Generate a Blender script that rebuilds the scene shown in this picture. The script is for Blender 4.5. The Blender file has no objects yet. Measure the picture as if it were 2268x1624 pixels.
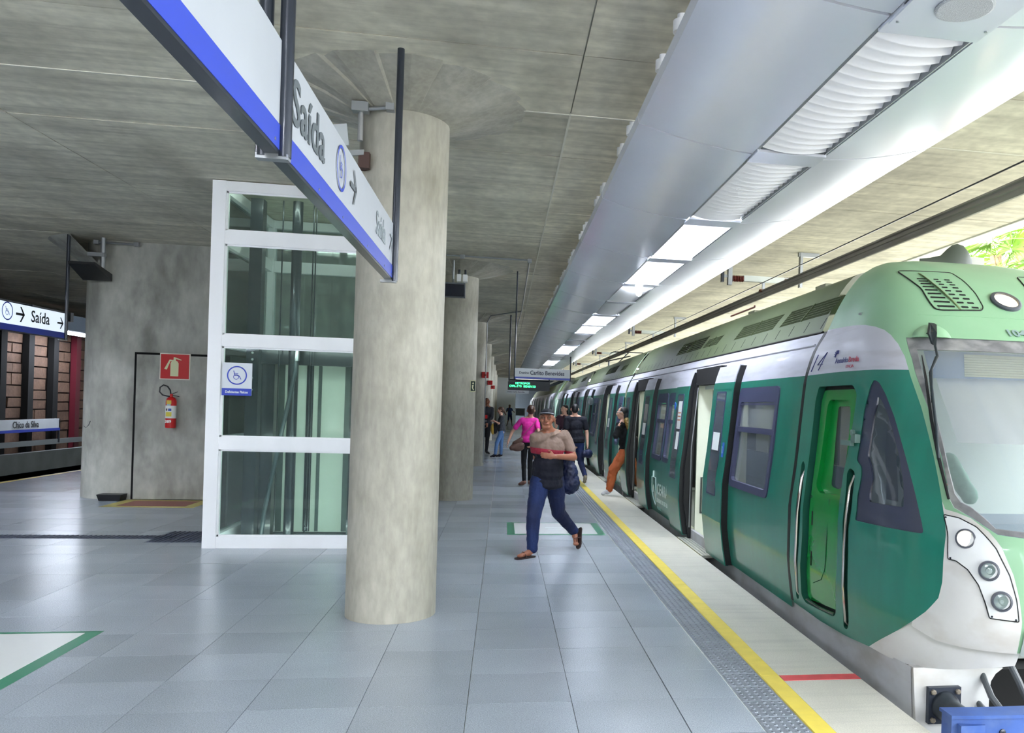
import bpy, bmesh, math, random
from mathutils import Vector, Matrix
from mathutils.geometry import delaunay_2d_cdt
PI = math.pi
C = bpy.context.scene.collection
random.seed(7)
# ------------------------------------------------------------------ camera, sky, sun, exposure
FPX, PX, PY, YAW, ROLL, EYE = 1800.0, 1412.0, 905.0, .1636, .031, 1.70
W, H = 2268, 1624
cd = bpy.data.cameras.new('camera'); cam = bpy.data.objects.new('camera', cd); C.objects.link(cam)
cd.sensor_fit = 'HORIZONTAL'; cd.sensor_width = 36; cd.lens = FPX/W*36
ct, st = math.cos(ROLL), math.sin(ROLL)
# the roll turns about the principal point, so the shift is simply that point
cd.shift_x = (W/2-PX)/W; cd.shift_y = (PY-H/2)/W
cd.clip_start = .05; cd.clip_end = 400
Fv = Vector((math.sin(YAW), math.cos(YAW), 0)); Rv = Vector((math.cos(YAW), -math.sin(YAW), 0)); Uv = Vector((0, 0, 1))
Xc = Rv*ct - Uv*(-st)*1.0
Xc = (Rv*ct + Uv*st*1.0)
Yc = (Uv*ct - Rv*st)
Mx = Matrix(((Xc.x, Yc.x, -Fv.x, 0), (Xc.y, Yc.y, -Fv.y, 0), (Xc.z, Yc.z, -Fv.z, EYE), (0, 0, 0, 1)))
cam.matrix_world = Mx
bpy.context.scene.camera = cam
sc = bpy.context.scene
sc.view_settings.view_transform = 'Standard'; sc.view_settings.look = 'None'
sc.view_settings.exposure = 1.0; sc.view_settings.gamma = 1.0; sc.view_settings.use_curve_mapping = False
world = bpy.data.worlds.new('sky'); sc.world = world; world.use_nodes = True
wn = world.node_tree; wn.nodes.clear()
bg = wn.nodes.new('ShaderNodeBackground'); wo = wn.nodes.new('ShaderNodeOutputWorld')
bg.inputs[0].default_value = (.90, .95, 1, 1); bg.inputs[1].default_value = 6.0
wn.links.new(bg.outputs[0], wo.inputs[0])
sd = bpy.data.lights.new('sun', 'SUN'); sd.energy = 15; sd.angle = .03; sd.color = (1, .95, .85)
so = bpy.data.objects.new('sun', sd); C.objects.link(so); so.rotation_euler = (math.radians(12), math.radians(-32), 0); so.location = (20, 0, 20)

def at(u, v, Y=None, Z=None, X=None):
    """point of the world seen at photograph pixel (u, v) at the given depth, height or side"""
    dx, dy = u-PX, v-PY
    a = dx*ct + dy*st; b = -dx*st + dy*ct
    d = Rv*(a/FPX) + Fv - Uv*(b/FPX)
    t = Y/d.y if Y is not None else ((Z-EYE)/d.z if Z is not None else X/d.x)
    return Vector((0, 0, EYE)) + d*t

# ------------------------------------------------------------------ materials
def lin(c):
    return tuple(((x/255)/12.92 if x/255 <= .04045 else ((x/255+.055)/1.055)**2.4) for x in c)
MATS = {}
def M(name, rgb, rough=.5, metal=0, var=(), bump=None, coat=0, emit=None, spec=.5, rand=0, tint=None, alpha=None):
    """principled material; var = [(scale xyz, amount, rgb or None)], bump = (scale xyz, strength)"""
    if name in MATS: return MATS[name]
    m = bpy.data.materials.new(name); m.use_nodes = True; nt = m.node_tree; N = nt.nodes; L = nt.links
    p = N['Principled BSDF']; base = lin(rgb)
    p.inputs['Roughness'].default_value = rough; p.inputs['Metallic'].default_value = metal
    p.inputs['Specular IOR Level'].default_value = spec
    if coat: p.inputs['Coat Weight'].default_value = coat; p.inputs['Coat Roughness'].default_value = .06
    geo = N.new('ShaderNodeNewGeometry')
    def noise(scale, detail=5, off=0):
        mp = N.new('ShaderNodeMapping'); mp.inputs['Scale'].default_value = scale; mp.inputs['Location'].default_value = (off, off*.7, 0)
        L.new(geo.outputs['Position'], mp.inputs['Vector'])
        n = N.new('ShaderNodeTexNoise'); n.inputs['Scale'].default_value = 1; n.inputs['Detail'].default_value = detail
        L.new(mp.outputs[0], n.inputs['Vector']); return n.outputs['Fac']
    col = None
    rgbn = N.new('ShaderNodeRGB'); rgbn.outputs[0].default_value = (*base, 1); col = rgbn.outputs[0]
    for i, (s, amt, c2) in enumerate(var):
        f = noise(s, 6, i*3.1)
        mr = N.new('ShaderNodeMapRange'); mr.inputs['From Min'].default_value = .35 if c2 is None else .48
        mr.inputs['From Max'].default_value = .65 if c2 is None else .68
        L.new(f, mr.inputs['Value'])
        mx = N.new('ShaderNodeMix'); mx.data_type = 'RGBA'
        if c2 is None:
            hs = N.new('ShaderNodeHueSaturation')
            mr.inputs['To Min'].default_value = 1-amt; mr.inputs['To Max'].default_value = 1+amt
            L.new(mr.outputs[0], hs.inputs['Value']); L.new(col, hs.inputs['Color']); col = hs.outputs[0]
        else:
            mr.inputs['To Max'].default_value = amt
            L.new(mr.outputs[0], mx.inputs['Factor']); L.new(col, mx.inputs['A']); mx.inputs['B'].default_value = (*lin(c2), 1)
            col = mx.outputs['Result']
    if rand:
        oi = N.new('ShaderNodeObjectInfo'); mr = N.new('ShaderNodeMapRange')
        mr.inputs['To Min'].default_value = 1-rand; mr.inputs['To Max'].default_value = 1+rand
        hs = N.new('ShaderNodeHueSaturation')
        L.new(oi.outputs['Random'], mr.inputs['Value']); L.new(mr.outputs[0], hs.inputs['Value']); L.new(col, hs.inputs['Color']); col = hs.outputs[0]
    L.new(col, p.inputs['Base Color'])
    if bump:
        b = N.new('ShaderNodeBump'); b.inputs['Strength'].default_value = bump[1]; b.inputs['Distance'].default_value = .01
        L.new(noise(bump[0], 8, 5), b.inputs['Height']); L.new(b.outputs[0], p.inputs['Normal'])
    if emit:
        p.inputs['Emission Color'].default_value = (*lin(emit[0]), 1); p.inputs['Emission Strength'].default_value = emit[1]
    if alpha is not None: p.inputs['Alpha'].default_value = alpha
    MATS[name] = m; return m

def glass(name, tint, clear=.6, rough=.03):
    """a pane: part clear, part tinted haze, with a glossy surface"""
    if name in MATS: return MATS[name]
    m = bpy.data.materials.new(name); m.use_nodes = True; nt = m.node_tree; N = nt.nodes; L = nt.links
    N.clear(); out = N.new('ShaderNodeOutputMaterial')
    tr = N.new('ShaderNodeBsdfTransparent'); tr.inputs[0].default_value = (*[.5+.5*c for c in lin(tint)], 1)
    df = N.new('ShaderNodeBsdfDiffuse'); df.inputs[0].default_value = (*lin(tint), 1)
    gl = N.new('ShaderNodeBsdfGlossy'); gl.inputs['Roughness'].default_value = rough; gl.inputs[0].default_value = (1, 1, 1, 1)
    m1 = N.new('ShaderNodeMixShader'); m1.inputs[0].default_value = clear; L.new(df.outputs[0], m1.inputs[1]); L.new(tr.outputs[0], m1.inputs[2])
    fr = N.new('ShaderNodeFresnel'); fr.inputs[0].default_value = 1.5
    m2 = N.new('ShaderNodeMixShader'); L.new(fr.outputs[0], m2.inputs[0]); L.new(m1.outputs[0], m2.inputs[1]); L.new(gl.outputs[0], m2.inputs[2])
    L.new(m2.outputs[0], out.inputs[0]); MATS[name] = m; return m

conc_ceil = M('board marked concrete', (206, 201, 182), .75, var=[((.5, .5, .5), .14, None), ((.35, 5, 5), .12, None), ((1.6, .7, 1), .35, (118, 114, 100)), ((.8, 12, 3), .35, (146, 142, 126)), ((9, 9, 9), .10, None)], bump=((.6, 22, 6), .5), rand=.05)
conc_slab = M('concrete joint', (150, 148, 136), .8, var=[((3, 3, 3), .15, None)])
conc_wall = M('cast concrete wall', (164, 164, 155), .7, var=[((.9, .9, .9), .16, None), ((1.6, 1.6, .8), .75, (104, 104, 98)), ((3.4, 3.4, 2), .5, (190, 190, 180)), ((12, 12, 5), .08, None)], bump=((14, 14, 14), .25))
conc_col = M('rubbed concrete column', (163, 160, 147), .6, var=[((1.2, 1.2, .5), .13, None), ((6, 6, 1.2), .09, None), ((3, 3, 2), .4, (130, 126, 110)), ((22, 22, 9), .08, None), ((30, 30, 6), .2, (186, 184, 170))], bump=((14, 14, 7), .45))
granite = M('polished grey granite', (158, 167, 177), .24, var=[((160, 160, 160), .22, None), ((.8, .8, .8), .08, None)], rand=.10, spec=.6)
granite_dark = M('granite floor slab', (144, 153, 164), .22, var=[((160, 160, 160), .2, None), ((.8, .8, .8), .1, None)], spec=.6)
grout = M('pale grout', (176, 176, 168), .6)
edge_stone = M('pale edge granite', (206, 203, 190), .55, var=[((120, 120, 120), .10, None), ((3, .8, 1), .2, (160, 160, 152)), ((1.2, 14, 1), .18, (150, 150, 146))], rand=.03)
tact = M('grey tactile rubber', (134, 141, 150), .45, var=[((30, 30, 30), .12, None), ((5, 5, 5), .3, (96, 102, 110))], rand=.06)
tact_d = M('dark hollow of tactile stud', (70, 76, 84), .6)
yellow = M('yellow line paint', (236, 214, 92), .5, var=[((8, 8, 8), .05, None), ((2, 30, 2), .15, (214, 196, 100))])
red_p = M('red line paint', (214, 84, 86), .5, var=[((10, 10, 10), .1, None)])
white_m = M('white painted steel', (236, 238, 240), .35, var=[((4, 4, 1), .02, None)])
steel_w = M('white canopy sheet', (222, 225, 234), .22, .3, var=[((1, 1, 1), .03, None)])
blade_w = M('white louvre blade', (228, 229, 232), .4)
galv = M('galvanised steel', (150, 154, 156), .4, .7)
dark_st = M('dark painted steel', (40, 46, 56), .3, .3, coat=.3)
black = M('black plastic', (14, 16, 20), .4)
matte_blk = M('dark void', (5, 5, 6), .95)
sign_w = M('sign white', (206, 212, 218), .35, var=[((3, 3, 3), .03, None)])
added_fill_on = M('added fill light tube', (255, 255, 255), .5, emit=((240, 244, 255), 85))
sign_b = M('sign blue', (46, 68, 176), .35)
ink = M('sign ink', (40, 44, 50), .5)
lamp_on = M('lit lamp diffuser', (255, 255, 255), .5, emit=((232, 240, 255), 19))
alu = M('brushed aluminium', (176, 178, 180), .3, .9)
red_s = M('red sign enamel', (196, 12, 16), .4)
ivory = M('luminous ivory print', (222, 222, 178), .5)
ballast = M('dark track ballast', (52, 50, 48), .9, var=[((14, 14, 14), .5, None)], bump=((25, 25, 25), 1))
ground_m = M('pale gravel outside', (132, 130, 122), .9, var=[((3, 3, 3), .1, None)])

# ------------------------------------------------------------------ mesh helpers
def wl(o):
    v = Vector((0, 0, 0))
    while o: v = v + o.location; o = o.parent
    return v
def tag(o, label=None, cat=None, group=None, kind=None, category=None):
    cat = cat or category
    for k, v in (('label', label), ('category', cat), ('group', group), ('kind', kind)):
        if v: o[k] = v
    return o
class G:
    def __init__(s): s.v = []; s.f = []
    def add(s, vs, fs):
        b = len(s.v); s.v += [tuple(v) for v in vs]; s.f += [tuple(i+b for i in f) for f in fs]; return s
    def box(s, x0, x1, y0, y1, z0, z1):
        return s.add([(x, y, z) for z in (z0, z1) for y in (y0, y1) for x in (x0, x1)], [(0, 2, 3, 1), (4, 5, 7, 6), (0, 1, 5, 4), (2, 6, 7, 3), (0, 4, 6, 2), (1, 3, 7, 5)])
    def obox(s, c, ax, ay, az):
        """box about centre c with half-vectors"""
        c, ax, ay, az = map(Vector, (c, ax, ay, az))
        return s.add([c+i*ax+j*ay+k*az for k in (-1, 1) for j in (-1, 1) for i in (-1, 1)], [(0, 2, 3, 1), (4, 5, 7, 6), (0, 1, 5, 4), (2, 6, 7, 3), (0, 4, 6, 2), (1, 3, 7, 5)])
    def tube(s, pts, r, n=10, cap=True):
        pts = [Vector(p) for p in pts]; rs = r if isinstance(r, (list, tuple)) else [r]*len(pts)
        rings = []; up = None
        for i, p in enumerate(pts):
            d = (pts[min(i+1, len(pts)-1)]-pts[max(i-1, 0)]).normalized()
            if up is None: up = Vector((0, 0, 1)) if abs(d.z) < .9 else Vector((1, 0, 0))
            a = d.cross(up).normalized(); b = a.cross(d); up = b
            rings.append([p+(a*math.cos(t)+b*math.sin(t))*rs[i] for t in [2*PI*k/n for k in range(n)]])
        fs = [(i*n+k, i*n+(k+1) % n, (i+1)*n+(k+1) % n, (i+1)*n+k) for i in range(len(pts)-1) for k in range(n)]
        if cap: fs += [tuple(range(n))[::-1], tuple((len(pts)-1)*n+k for k in range(n))]
        return s.add([v for r_ in rings for v in r_], fs)
    def lathe(s, prof, c, n=32, axis=(0, 0, 1)):
        """prof = [(radius, height)] about axis through c"""
        az = Vector(axis).normalized(); ax = az.orthogonal().normalized(); ay = az.cross(ax); c = Vector(c)
        vs = [c+az*h+(ax*math.cos(2*PI*k/n)+ay*math.sin(2*PI*k/n))*r for r, h in prof for k in range(n)]
        fs = [(i*n+k, i*n+(k+1) % n, (i+1)*n+(k+1) % n, (i+1)*n+k) for i in range(len(prof)-1) for k in range(n)]
        fs += [tuple(range(n))[::-1], tuple((len(prof)-1)*n+k for k in range(n))]
        return s.add(vs, fs)
    def prism(s, pts, d):
        """planar 3-D outline extruded by vector d"""
        pts = [Vector(p) for p in pts]; n = len(pts); d = Vector(d)
        return s.add(pts+[p+d for p in pts], [tuple(range(n))[::-1], tuple(range(n, 2*n))]+[(i, (i+1) % n, n+(i+1) % n, n+i) for i in range(n)])
    def extr(s, prof, y0, y1, closed=True):
        """(x, z) profile run along y"""
        n = len(prof); vs = [(x, y0, z) for x, z in prof]+[(x, y1, z) for x, z in prof]
        fs = [(i, (i+1) % n, n+(i+1) % n, n+i) for i in range(n if closed else n-1)]
        if closed: fs += [tuple(range(n))[::-1], tuple(range(n, 2*n))]
        return s.add(vs, fs)
    def mesh(s, name, mat, loc=(0, 0, 0), smooth=False):
        me = bpy.data.meshes.new(name); l = Vector(loc)
        me.from_pydata([(v[0]-l.x, v[1]-l.y, v[2]-l.z) for v in s.v], [], s.f)
        bm = bmesh.new(); bm.from_mesh(me); bmesh.ops.recalc_face_normals(bm, faces=bm.faces)
        if smooth:
            for f in bm.faces: f.smooth = True
            for e in bm.edges:
                if len(e.link_faces) == 2 and e.calc_face_angle(0) > .6: e.smooth = False
        bm.to_mesh(me); bm.free()
        me.materials.append(mat); return me
    def build(s, name, mat, parent=None, smooth=False, **k):
        if parent is None:
            xs, ys, zs = zip(*s.v); loc = Vector(((min(xs)+max(xs))/2, (min(ys)+max(ys))/2, min(zs)))
            o = bpy.data.objects.new(name, s.mesh(name, mat, loc, smooth)); o.location = loc
        else:
            o = bpy.data.objects.new(name, s.mesh(name, mat, wl(parent), smooth)); o.parent = parent
        C.objects.link(o); return tag(o, **k)
def thing(name, loc, label, cat, group=None, kind=None):
    o = bpy.data.objects.new(name, None); o.empty_display_size = .1; C.objects.link(o); o.location = loc
    return tag(o, label, cat, group, kind)
def put(name, me, loc, parent=None, **k):
    """one more object using a shared mesh"""
    o = bpy.data.objects.new(name, me); o.parent = parent
    o.location = Vector(loc)-(wl(parent) if parent else Vector((0, 0, 0))); C.objects.link(o); return tag(o, **k)
def copy_tree(o, loc=None, parent=None):
    c = o.copy(); C.objects.link(c); c.parent = parent
    if loc is not None: c.location = loc
    for ch in list(o.children): copy_tree(ch, None, c)
    return c
FONT = None
def text(s, name, mat, size, origin, xdir, ydir, parent, depth=.002, align='LEFT', sx=1.0, bold=0):
    """flat lettering laid on a surface; origin = baseline start"""
    cu = bpy.data.curves.new(name, 'FONT'); cu.body = s; cu.size = size; cu.extrude = depth/2; cu.align_x = align; cu.offset = bold
    cu.resolution_u = 3
    t = bpy.data.objects.new(name, cu); C.objects.link(t); bpy.context.view_layer.update()
    me = bpy.data.meshes.new_from_object(t.evaluated_get(bpy.context.evaluated_depsgraph_get()))
    bpy.data.objects.remove(t); bpy.data.curves.remove(cu)
    X = Vector(xdir).normalized(); Y = Vector(ydir).normalized(); Z = X.cross(Y); l = wl(parent) if parent else Vector((0, 0, 0)); o3 = Vector(origin)-l
    for v in me.vertices: v.co = o3+X*v.co.x*sx+Y*v.co.y+Z*v.co.z
    me.materials.clear(); me.materials.append(mat)
    o = bpy.data.objects.new(name, me); C.objects.link(o); o.parent = parent
    return o
def wheelchair(parent, mat, c, X, Y, r, d=(0, 0, 0)):
    """ring with a seated wheelchair outline, flat on the plane X, Y"""
    c = Vector(c); X = Vector(X).normalized(); Y = Vector(Y).normalized(); n = 36; N = X.cross(Y)*.002
    g = G(); vs = []; 
    for k in range(n):
        t = 2*PI*k/n
        for q in (r, r*.87): vs.append(c+X*math.cos(t)*q+Y*math.sin(t)*q+N)
    g.add(vs, [(2*k, 2*k+1, (2*k+3) % (2*n), (2*k+2) % (2*n)) for k in range(n)])
    def stroke(pts, w):
        for a, b in zip(pts, pts[1:]):
            a = c+X*a[0]*r+Y*a[1]*r+N; b = c+X*b[0]*r+Y*b[1]*r+N; dd = (b-a).normalized().cross(X.cross(Y))*w*r
            g.add([a+dd, a-dd, b-dd, b+dd], [(0, 1, 2, 3)])
    cir = [(-.08+.26*math.cos(t), -.16+.26*math.sin(t)) for t in [2*PI*k/14 for k in range(15)]]
    stroke(cir, .03); stroke([(-.34, .5), (-.22, -.02), (.22, -.04), (.40, -.42)], .035); stroke([(-.27, .22), (.12, .2)], .03)
    return g.build('accessibility_symbol', mat, parent)
def arrow(parent, mat, c, X, Y, s):
    c = Vector(c); X = Vector(X).normalized(); Y = Vector(Y).normalized(); N = X.cross(Y)*.002; g = G()
    P = lambda a, b: c+X*a*s+Y*b*s+N
    g.add([P(-1, .16), P(-1, -.16), P(.75, -.16), P(.75, .16)], [(0, 1, 2, 3)])
    for q in (1, -1): g.add([P(1, 0), P(.62, 0), P(-.12, q*1), P(.22, q*1)], [(0, 1, 2, 3)])
    return g.build('arrow', mat, parent)
# ------------------------------------------------------------------ platform and floor
XL, XR = -9.53, 2.33          # platform edges
Y0, Y1 = -25.0, 74.0
floor = G().box(-9.0, 1.43, Y0, Y1, -.4, -.012).build('floor', grout, kind='structure')
tag(floor, 'polished grey granite platform floor')
TX, TY, GX, GY = .59, .515, 1.03, 6.735
g_ = .0035
tile_me = G().box(-TX/2+g_/2, TX/2-g_/2, -TY/2+g_/2, TY/2-g_/2, -.012, 0).mesh('tile', granite)
cells = []
for i in range(-17, 1):
    for j in range(-58, 60):
        x = GX-TX/2+i*TX; y = GY+TY/2+j*TY
        cells.append((x, y))
def inview(x, y):
    c = Vector((x, y, 0))-Vector((0, 0, EYE)); dep = c.dot(Fv)
    if dep < .5: return False
    X = FPX*c.dot(Rv)/dep; Yd = FPX*EYE/dep
    u = PX+X*ct-Yd*st; v = PY+X*st+Yd*ct
    return -180 < u < W+100 and v < H+260
near = sorted([c for c in cells if inview(*c)], key=lambda c: c[0]**2+c[1]**2)[:296]
ns = set(near); rest = G()
for x, y in near: put('tile', tile_me, (x, y, random.uniform(-.0006, .0003)), floor)
for x, y in cells:
    if (x, y) not in ns: rest.box(x-TX/2+g_/2, x+TX/2-g_/2, y-TY/2+g_/2, y+TY/2-g_/2, -.011, 0)
xc0 = GX-18*TX
rest.box(xc0, GX, GY+60*TY, Y1, -.011, 0)
rest.build('tile', granite_dark, floor, kind='stuff')
# narrower cut tiles beside the tactile strip
cut = G().box(-.196, .198, -TY/2+g_/2, TY/2-g_/2, -.012, 0).mesh('tile', granite)
for j in range(-5, 14): put('tile', cut, (1.2315, GY+TY/2+j*TY, 0), floor)
cr = G()
for j in range(-58, 130):
    if not -5 <= j < 14: cr.box(1.035, 1.43, GY+j*TY, GY+(j+1)*TY-g_, -.011, 0)
cr.box(-9.0, xc0-.003, Y0, Y1, -.011, 0)
cr.build('tile', granite_dark, floor, kind='stuff')
# tactile warning tiles
def stud_tile():
    g = G().box(.004, .243, .003, .237, -.01, .002)
    for a in range(5):
        for b in range(5):
            x = .026+a*.0475; y = .026+b*.047
            g.lathe([(.0150, .002), (.0115, .0062), (.0060, .0064), (.0045, .0046)], (x, y, 0), 9)
    return g.mesh('tactile_tile', tact, smooth=False)
tt = stud_tile(); dots = G()
tact_root = thing('tactile_paving', (1.55, 4, 0), 'grey studded tactile strip running along the yellow line', 'tactile strip')
ty = 3.14
k = 0
while ty < 34:
    put('tactile_tile', tt, (1.435, ty, 0), tact_root)
    for a in range(5):
        for b in range(5): dots.lathe([(.0056, .0062), (.0056, .0068)], (1.435+.026+a*.0475, ty+.026+b*.047, 0), 6)
    ty += .242
dots.build('stud_top', tact_d, tact_root, kind='stuff')
G().box(1.437, 1.68, ty, Y1, -.01, .004).build('tactile_tile', tact, tact_root, kind='stuff')
for j in range(16):
    pass
# yellow line and stone edge
yl = thing('yellow_line', (1.75, 4, 0), 'painted yellow safety line along the open platform edge by the green train', 'floor line')
yb = [Y0, 2.0, 3.6, 5.03, 6.74, 7.72, 9.6, 12.4, 16, 22, 30, 45, Y1]
for a, b in zip(yb, yb[1:]): G().box(1.692, 1.808, a+.002, b-.002, -.011, .0015).build('line_strip', yellow, yl)
eg = G().box(1.684, XR-.02, Y0, Y1, -.5, -.012).build('trim_1', grout, kind='structure')
ey = [Y0, 0, 3.0, 5.03, 6.75, 8.6, 10.6, 12.6, 14.6, 16.8, 19, 22, 25, 28, 32, 36, 41, 47, 55, 64, Y1]
for a, b in zip(ey, ey[1:]):
    G().box(1.811, XR, a+.002, b-.002, -.09, 0).build('edge_stone', edge_stone, eg)
G().box(1.812, XR, 4.93, 5.03, -.001, .0022).build('red_marking', red_p, label='short red line painted across the pale platform edge stone', category='floor marking')
# far edge of the island platform
e2 = G().box(-9.5, -9.0, Y0, Y1, -.5, -.012).build('trim_2', grout, kind='structure')
for a in range(-25, 74, 3): G().box(XL, -9.01, a+.002, a+2.998, -.09, 0).build('edge_stone', edge_stone, e2)
G().box(-8.99, -8.88, Y0, Y1, -.009, .002).build('yellow_line', yellow, label='thin yellow line along the far left platform edge', category='floor line')
# platform faces and track beds
G().box(2.2, 2.215, Y0, Y1, -1.2, -.09).build('wall_platform', conc_wall, kind='structure')
G().box(-9.42, -9.40, Y0, Y1, -1.2, -.09).build('wall_platform', conc_wall, kind='structure')
G().box(2.2, 7.0, -30, Y1+30, -1.35, -1.15).build('track_bed', ballast, kind='structure', label='dark ballast bed under the train')
G().box(-14.5, -9.4, -26, Y1, -1.35, -1.15).build('track_bed', ballast, kind='structure', label='dark track bed beside the far platform edge')
G().box(7.0, 60, -30, 120, -1.4, -1.1).build('ground', ground_m, kind='structure', label='pale open ground outside the station')
for x in (3.25, 4.25):
    prof = [(x-.07, -1.15), (x+.07, -1.15), (x+.07, -1.135), (x+.012, -1.12), (x+.012, -1.05), (x+.035, -1.04), (x+.035, -1.0), (x-.035, -1.0), (x-.035, -1.04), (x-.012, -1.05), (x-.012, -1.12), (x-.07, -1.135)]
    G().extr(prof, -12, 90).build('rail', galv, label='%s steel rail in the dark bed under the train' % ('near' if x < 4 else 'outer'), category='rail')
# floor stickers
def sticker(x0, x1, y0, y1, label):
    t = thing('floor_sticker', ((x0+x1)/2, (y0+y1)/2, 0), label, 'floor sticker')
    G().box(x0, x1, y0, y1, 0, .0012).build('border', M('green sticker border', (58, 134, 104), .3), t)
    G().box(x0+.1, x1-.1, y0+.1, y1-.05, .0012, .002).build('panel', M('white sticker', (226, 230, 230), .25), t)
    return t
sticker(-4.05, -2.75, 5.05, 6.31, 'large white floor sticker with green border at lower left corner')
t = sticker(.10, 1.40, 10.72, 11.85, 'white floor sticker with thin green border behind the striding person')
cm = M('faint sticker print', (196, 208, 206), .3); g = G()
g.box(.62, .88, 11.32, 11.36, .0021, .0026); g.box(.66, .84, 11.2, 11.24, .0021, .0026); g.build('print', cm, t)
# dark tactile band across the floor on the left and ribbed patch at the lift corner
td = M('dark tactile floor tile', (64, 72, 92), .5)
tb = thing('tactile_band', (-6.3, 10.4, 0), 'dark tactile band crossing the left floor towards the lift', 'tactile strip')
x = -8.8
while x < -4.0:
    g = G().box(x+.004, x+.246, 10.29, 10.53, -.002, .002)
    for q in range(4): g.box(x+.03+q*.055, x+.055+q*.055, 10.31, 10.51, .002, .006)
    g.build('tactile_tile', td, tb); x += .25
tp = thing('tactile_patch', (-3.6, 10.4, 0), 'small dark ribbed tactile patch on the floor at the lift corner', 'tactile strip')
for a in range(3):
    for b in range(3):
        x = -4.0+a*.25; y = 10.05+b*.27; g = G().box(x+.004, x+.246, y, y+.26, -.002, .002)
        for q in range(4): g.box(x+.03+q*.055, x+.055+q*.055, y+.01, y+.25, .002, .007)
        g.build('tactile_tile', td, tp)
t = thing('floor_marking', (-5.2, 13.6, 0), 'dull red floor rectangle with yellow border under the extinguisher', 'floor marking')
G().box(-5.85, -4.55, 13.12, 14.05, 0, .0012).build('border', M('yellow floor paint', (190, 178, 96), .4), t)
G().box(-5.68, -4.72, 13.28, 13.92, .0012, .002).build('panel', M('red floor paint', (134, 62, 58), .4), t)

# ------------------------------------------------------------------ ceiling
ZC = 4.10
ceil = G().box(-14.5, 6.02, -26, 84, ZC+.012, ZC+.55).build('ceiling', conc_slab, kind='structure')
tag(ceil, 'board-marked concrete slab ceiling')
pw, pl = 2.4, 1.15
xs = [-11.53+pw*i for i in range(8)]
cme = {}
def cpan(w, l):
    if (w, l) not in cme: cme[(w, l)] = G().box(0, w, 0, l, 0, .03).mesh('panel', conc_ceil)
    return cme[(w, l)]
cnt = 0; rest = G()
for i, x in enumerate(xs):
    w = min(pw, 6.015-x)
    for j in range(-28, 62):
        y = 6.71+j*pl
        if y > 80: break
        dz = random.uniform(-.003, .003)
        if -2 < y < 33 and (x > -7 or y < 18):
            put('panel', cpan(w-.010, pl-.012), (x+.005, y+.006, ZC+dz-.001), ceil); cnt += 1
        else: rest.box(x+.005, x+w-.005, y+.006, y+pl-.006, ZC+dz-.001, ZC+.03)
rest.box(-14.5, -11.54, -26, 84, ZC, ZC+.03)
rest.build('panel', conc_ceil, ceil, kind='stuff')
G().box(-14, 6.0, 6.695, 6.712, ZC-.006, ZC+.01).build('joint_filler', M('pale joint filler', (206, 204, 190), .7), ceil)
G().box(.462, .48, 6.72, 20.9, ZC-.005, ZC+.01).build('joint_filler', M('pale joint filler', (206, 204, 190), .7), ceil)
G().box(6.02, 6.25, -26, 84, ZC-.02, ZC+.75).build('trim_3', M('pale slab edge', (214, 214, 204), .7), kind='structure')

# ------------------------------------------------------------------ columns with flared heads
def column(x, y, label, first=False):
    t = thing('concrete_column', (x, y, 0), label, 'column', 'round concrete columns in a row')
    prof = [(.348, 0), (.346, 1.0), (.345, 2.5), (.345, 3.80), (.343, 3.92)]
    G().lathe(prof, (x, y, 0), 64).build('shaft', conc_col, t, smooth=True)
    g = G(); n = 26; rr = random.Random(int(y*10)); vs = []; a0 = [2*PI*(k+rr.uniform(-.2, .2))/n for k in range(n)]
    for q, (r, z) in enumerate(((.34, 3.915), (.62, 4.0), (.95, 4.099), (.95, 4.11))):
        for k in range(n): 
            dz = rr.uniform(-.014, .014) if q in (1,) else 0
            for e in (-.012, .012): vs.append((x+r*math.cos(a0[k]+e), y+r*math.sin(a0[k]+e), z+dz+(.016 if e > 0 and q in (1, 2) and k % 2 else 0)))
    m = 2*n
    g.add(vs, [(i*m+k, i*m+(k+1) % m, (i+1)*m+(k+1) % m, (i+1)*m+k) for i in range(3) for k in range(m)])
    g.build('flared_head', conc_col, t)
    return t
lab = ['thick round concrete column nearest the camera, in front of the lift', 'second round concrete column, its left side joined to the grey service room',
       'third round column in the row, white in daylight with a red call box', 'fourth round column in the row along the platform', 'fifth round column in the row along the platform',
       'sixth round column in the row, small', 'seventh round column, near the far end of the platform', 'eighth round column, farthest one of the row']
for i in range(8): column(-.84, 6.74+8*i, lab[i])

# ------------------------------------------------------------------ service room block
core = G(); pts = []
for k in range(19): 
    a = PI/2+PI*k/18; pts.append((-6.15+.62*math.cos(a), 14.7+.62*math.sin(a)))
pts += [(-1.15, 14.08), (-1.15, 15.32)]
# front face is split round a flush door with a dark gap
core.prism([(x, y, 0) for x, y in pts], (0, 0, 4.12))
cw = core.build('wall_service_room', conc_wall, smooth=True, kind='structure', label='grey concrete service room with a rounded end')
dr = G().box(-5.80, -4.0, 14.045, 14.075, .01, 2.35).build('door_1', matte_blk, kind='structure', label='dark gap round a flush concrete door')
G().box(-5.765, -4.035, 14.035, 14.07, .015, 2.315).build('door_leaf', conc_wall, dr)
fh = G(); vs = []
for q, (r, z) in enumerate(((.66, 3.75), (1.15, 4.1))):
    for k in range(16):
        a = PI*.62+PI*.75*k/15; vs.append((-6.15+r*math.cos(a), 14.7+r*math.sin(a), z))
fh.add(vs, [(k, k+1, 17+k, 16+k) for k in range(15)])
fh.build('trim_4', conc_wall, kind='structure')

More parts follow.
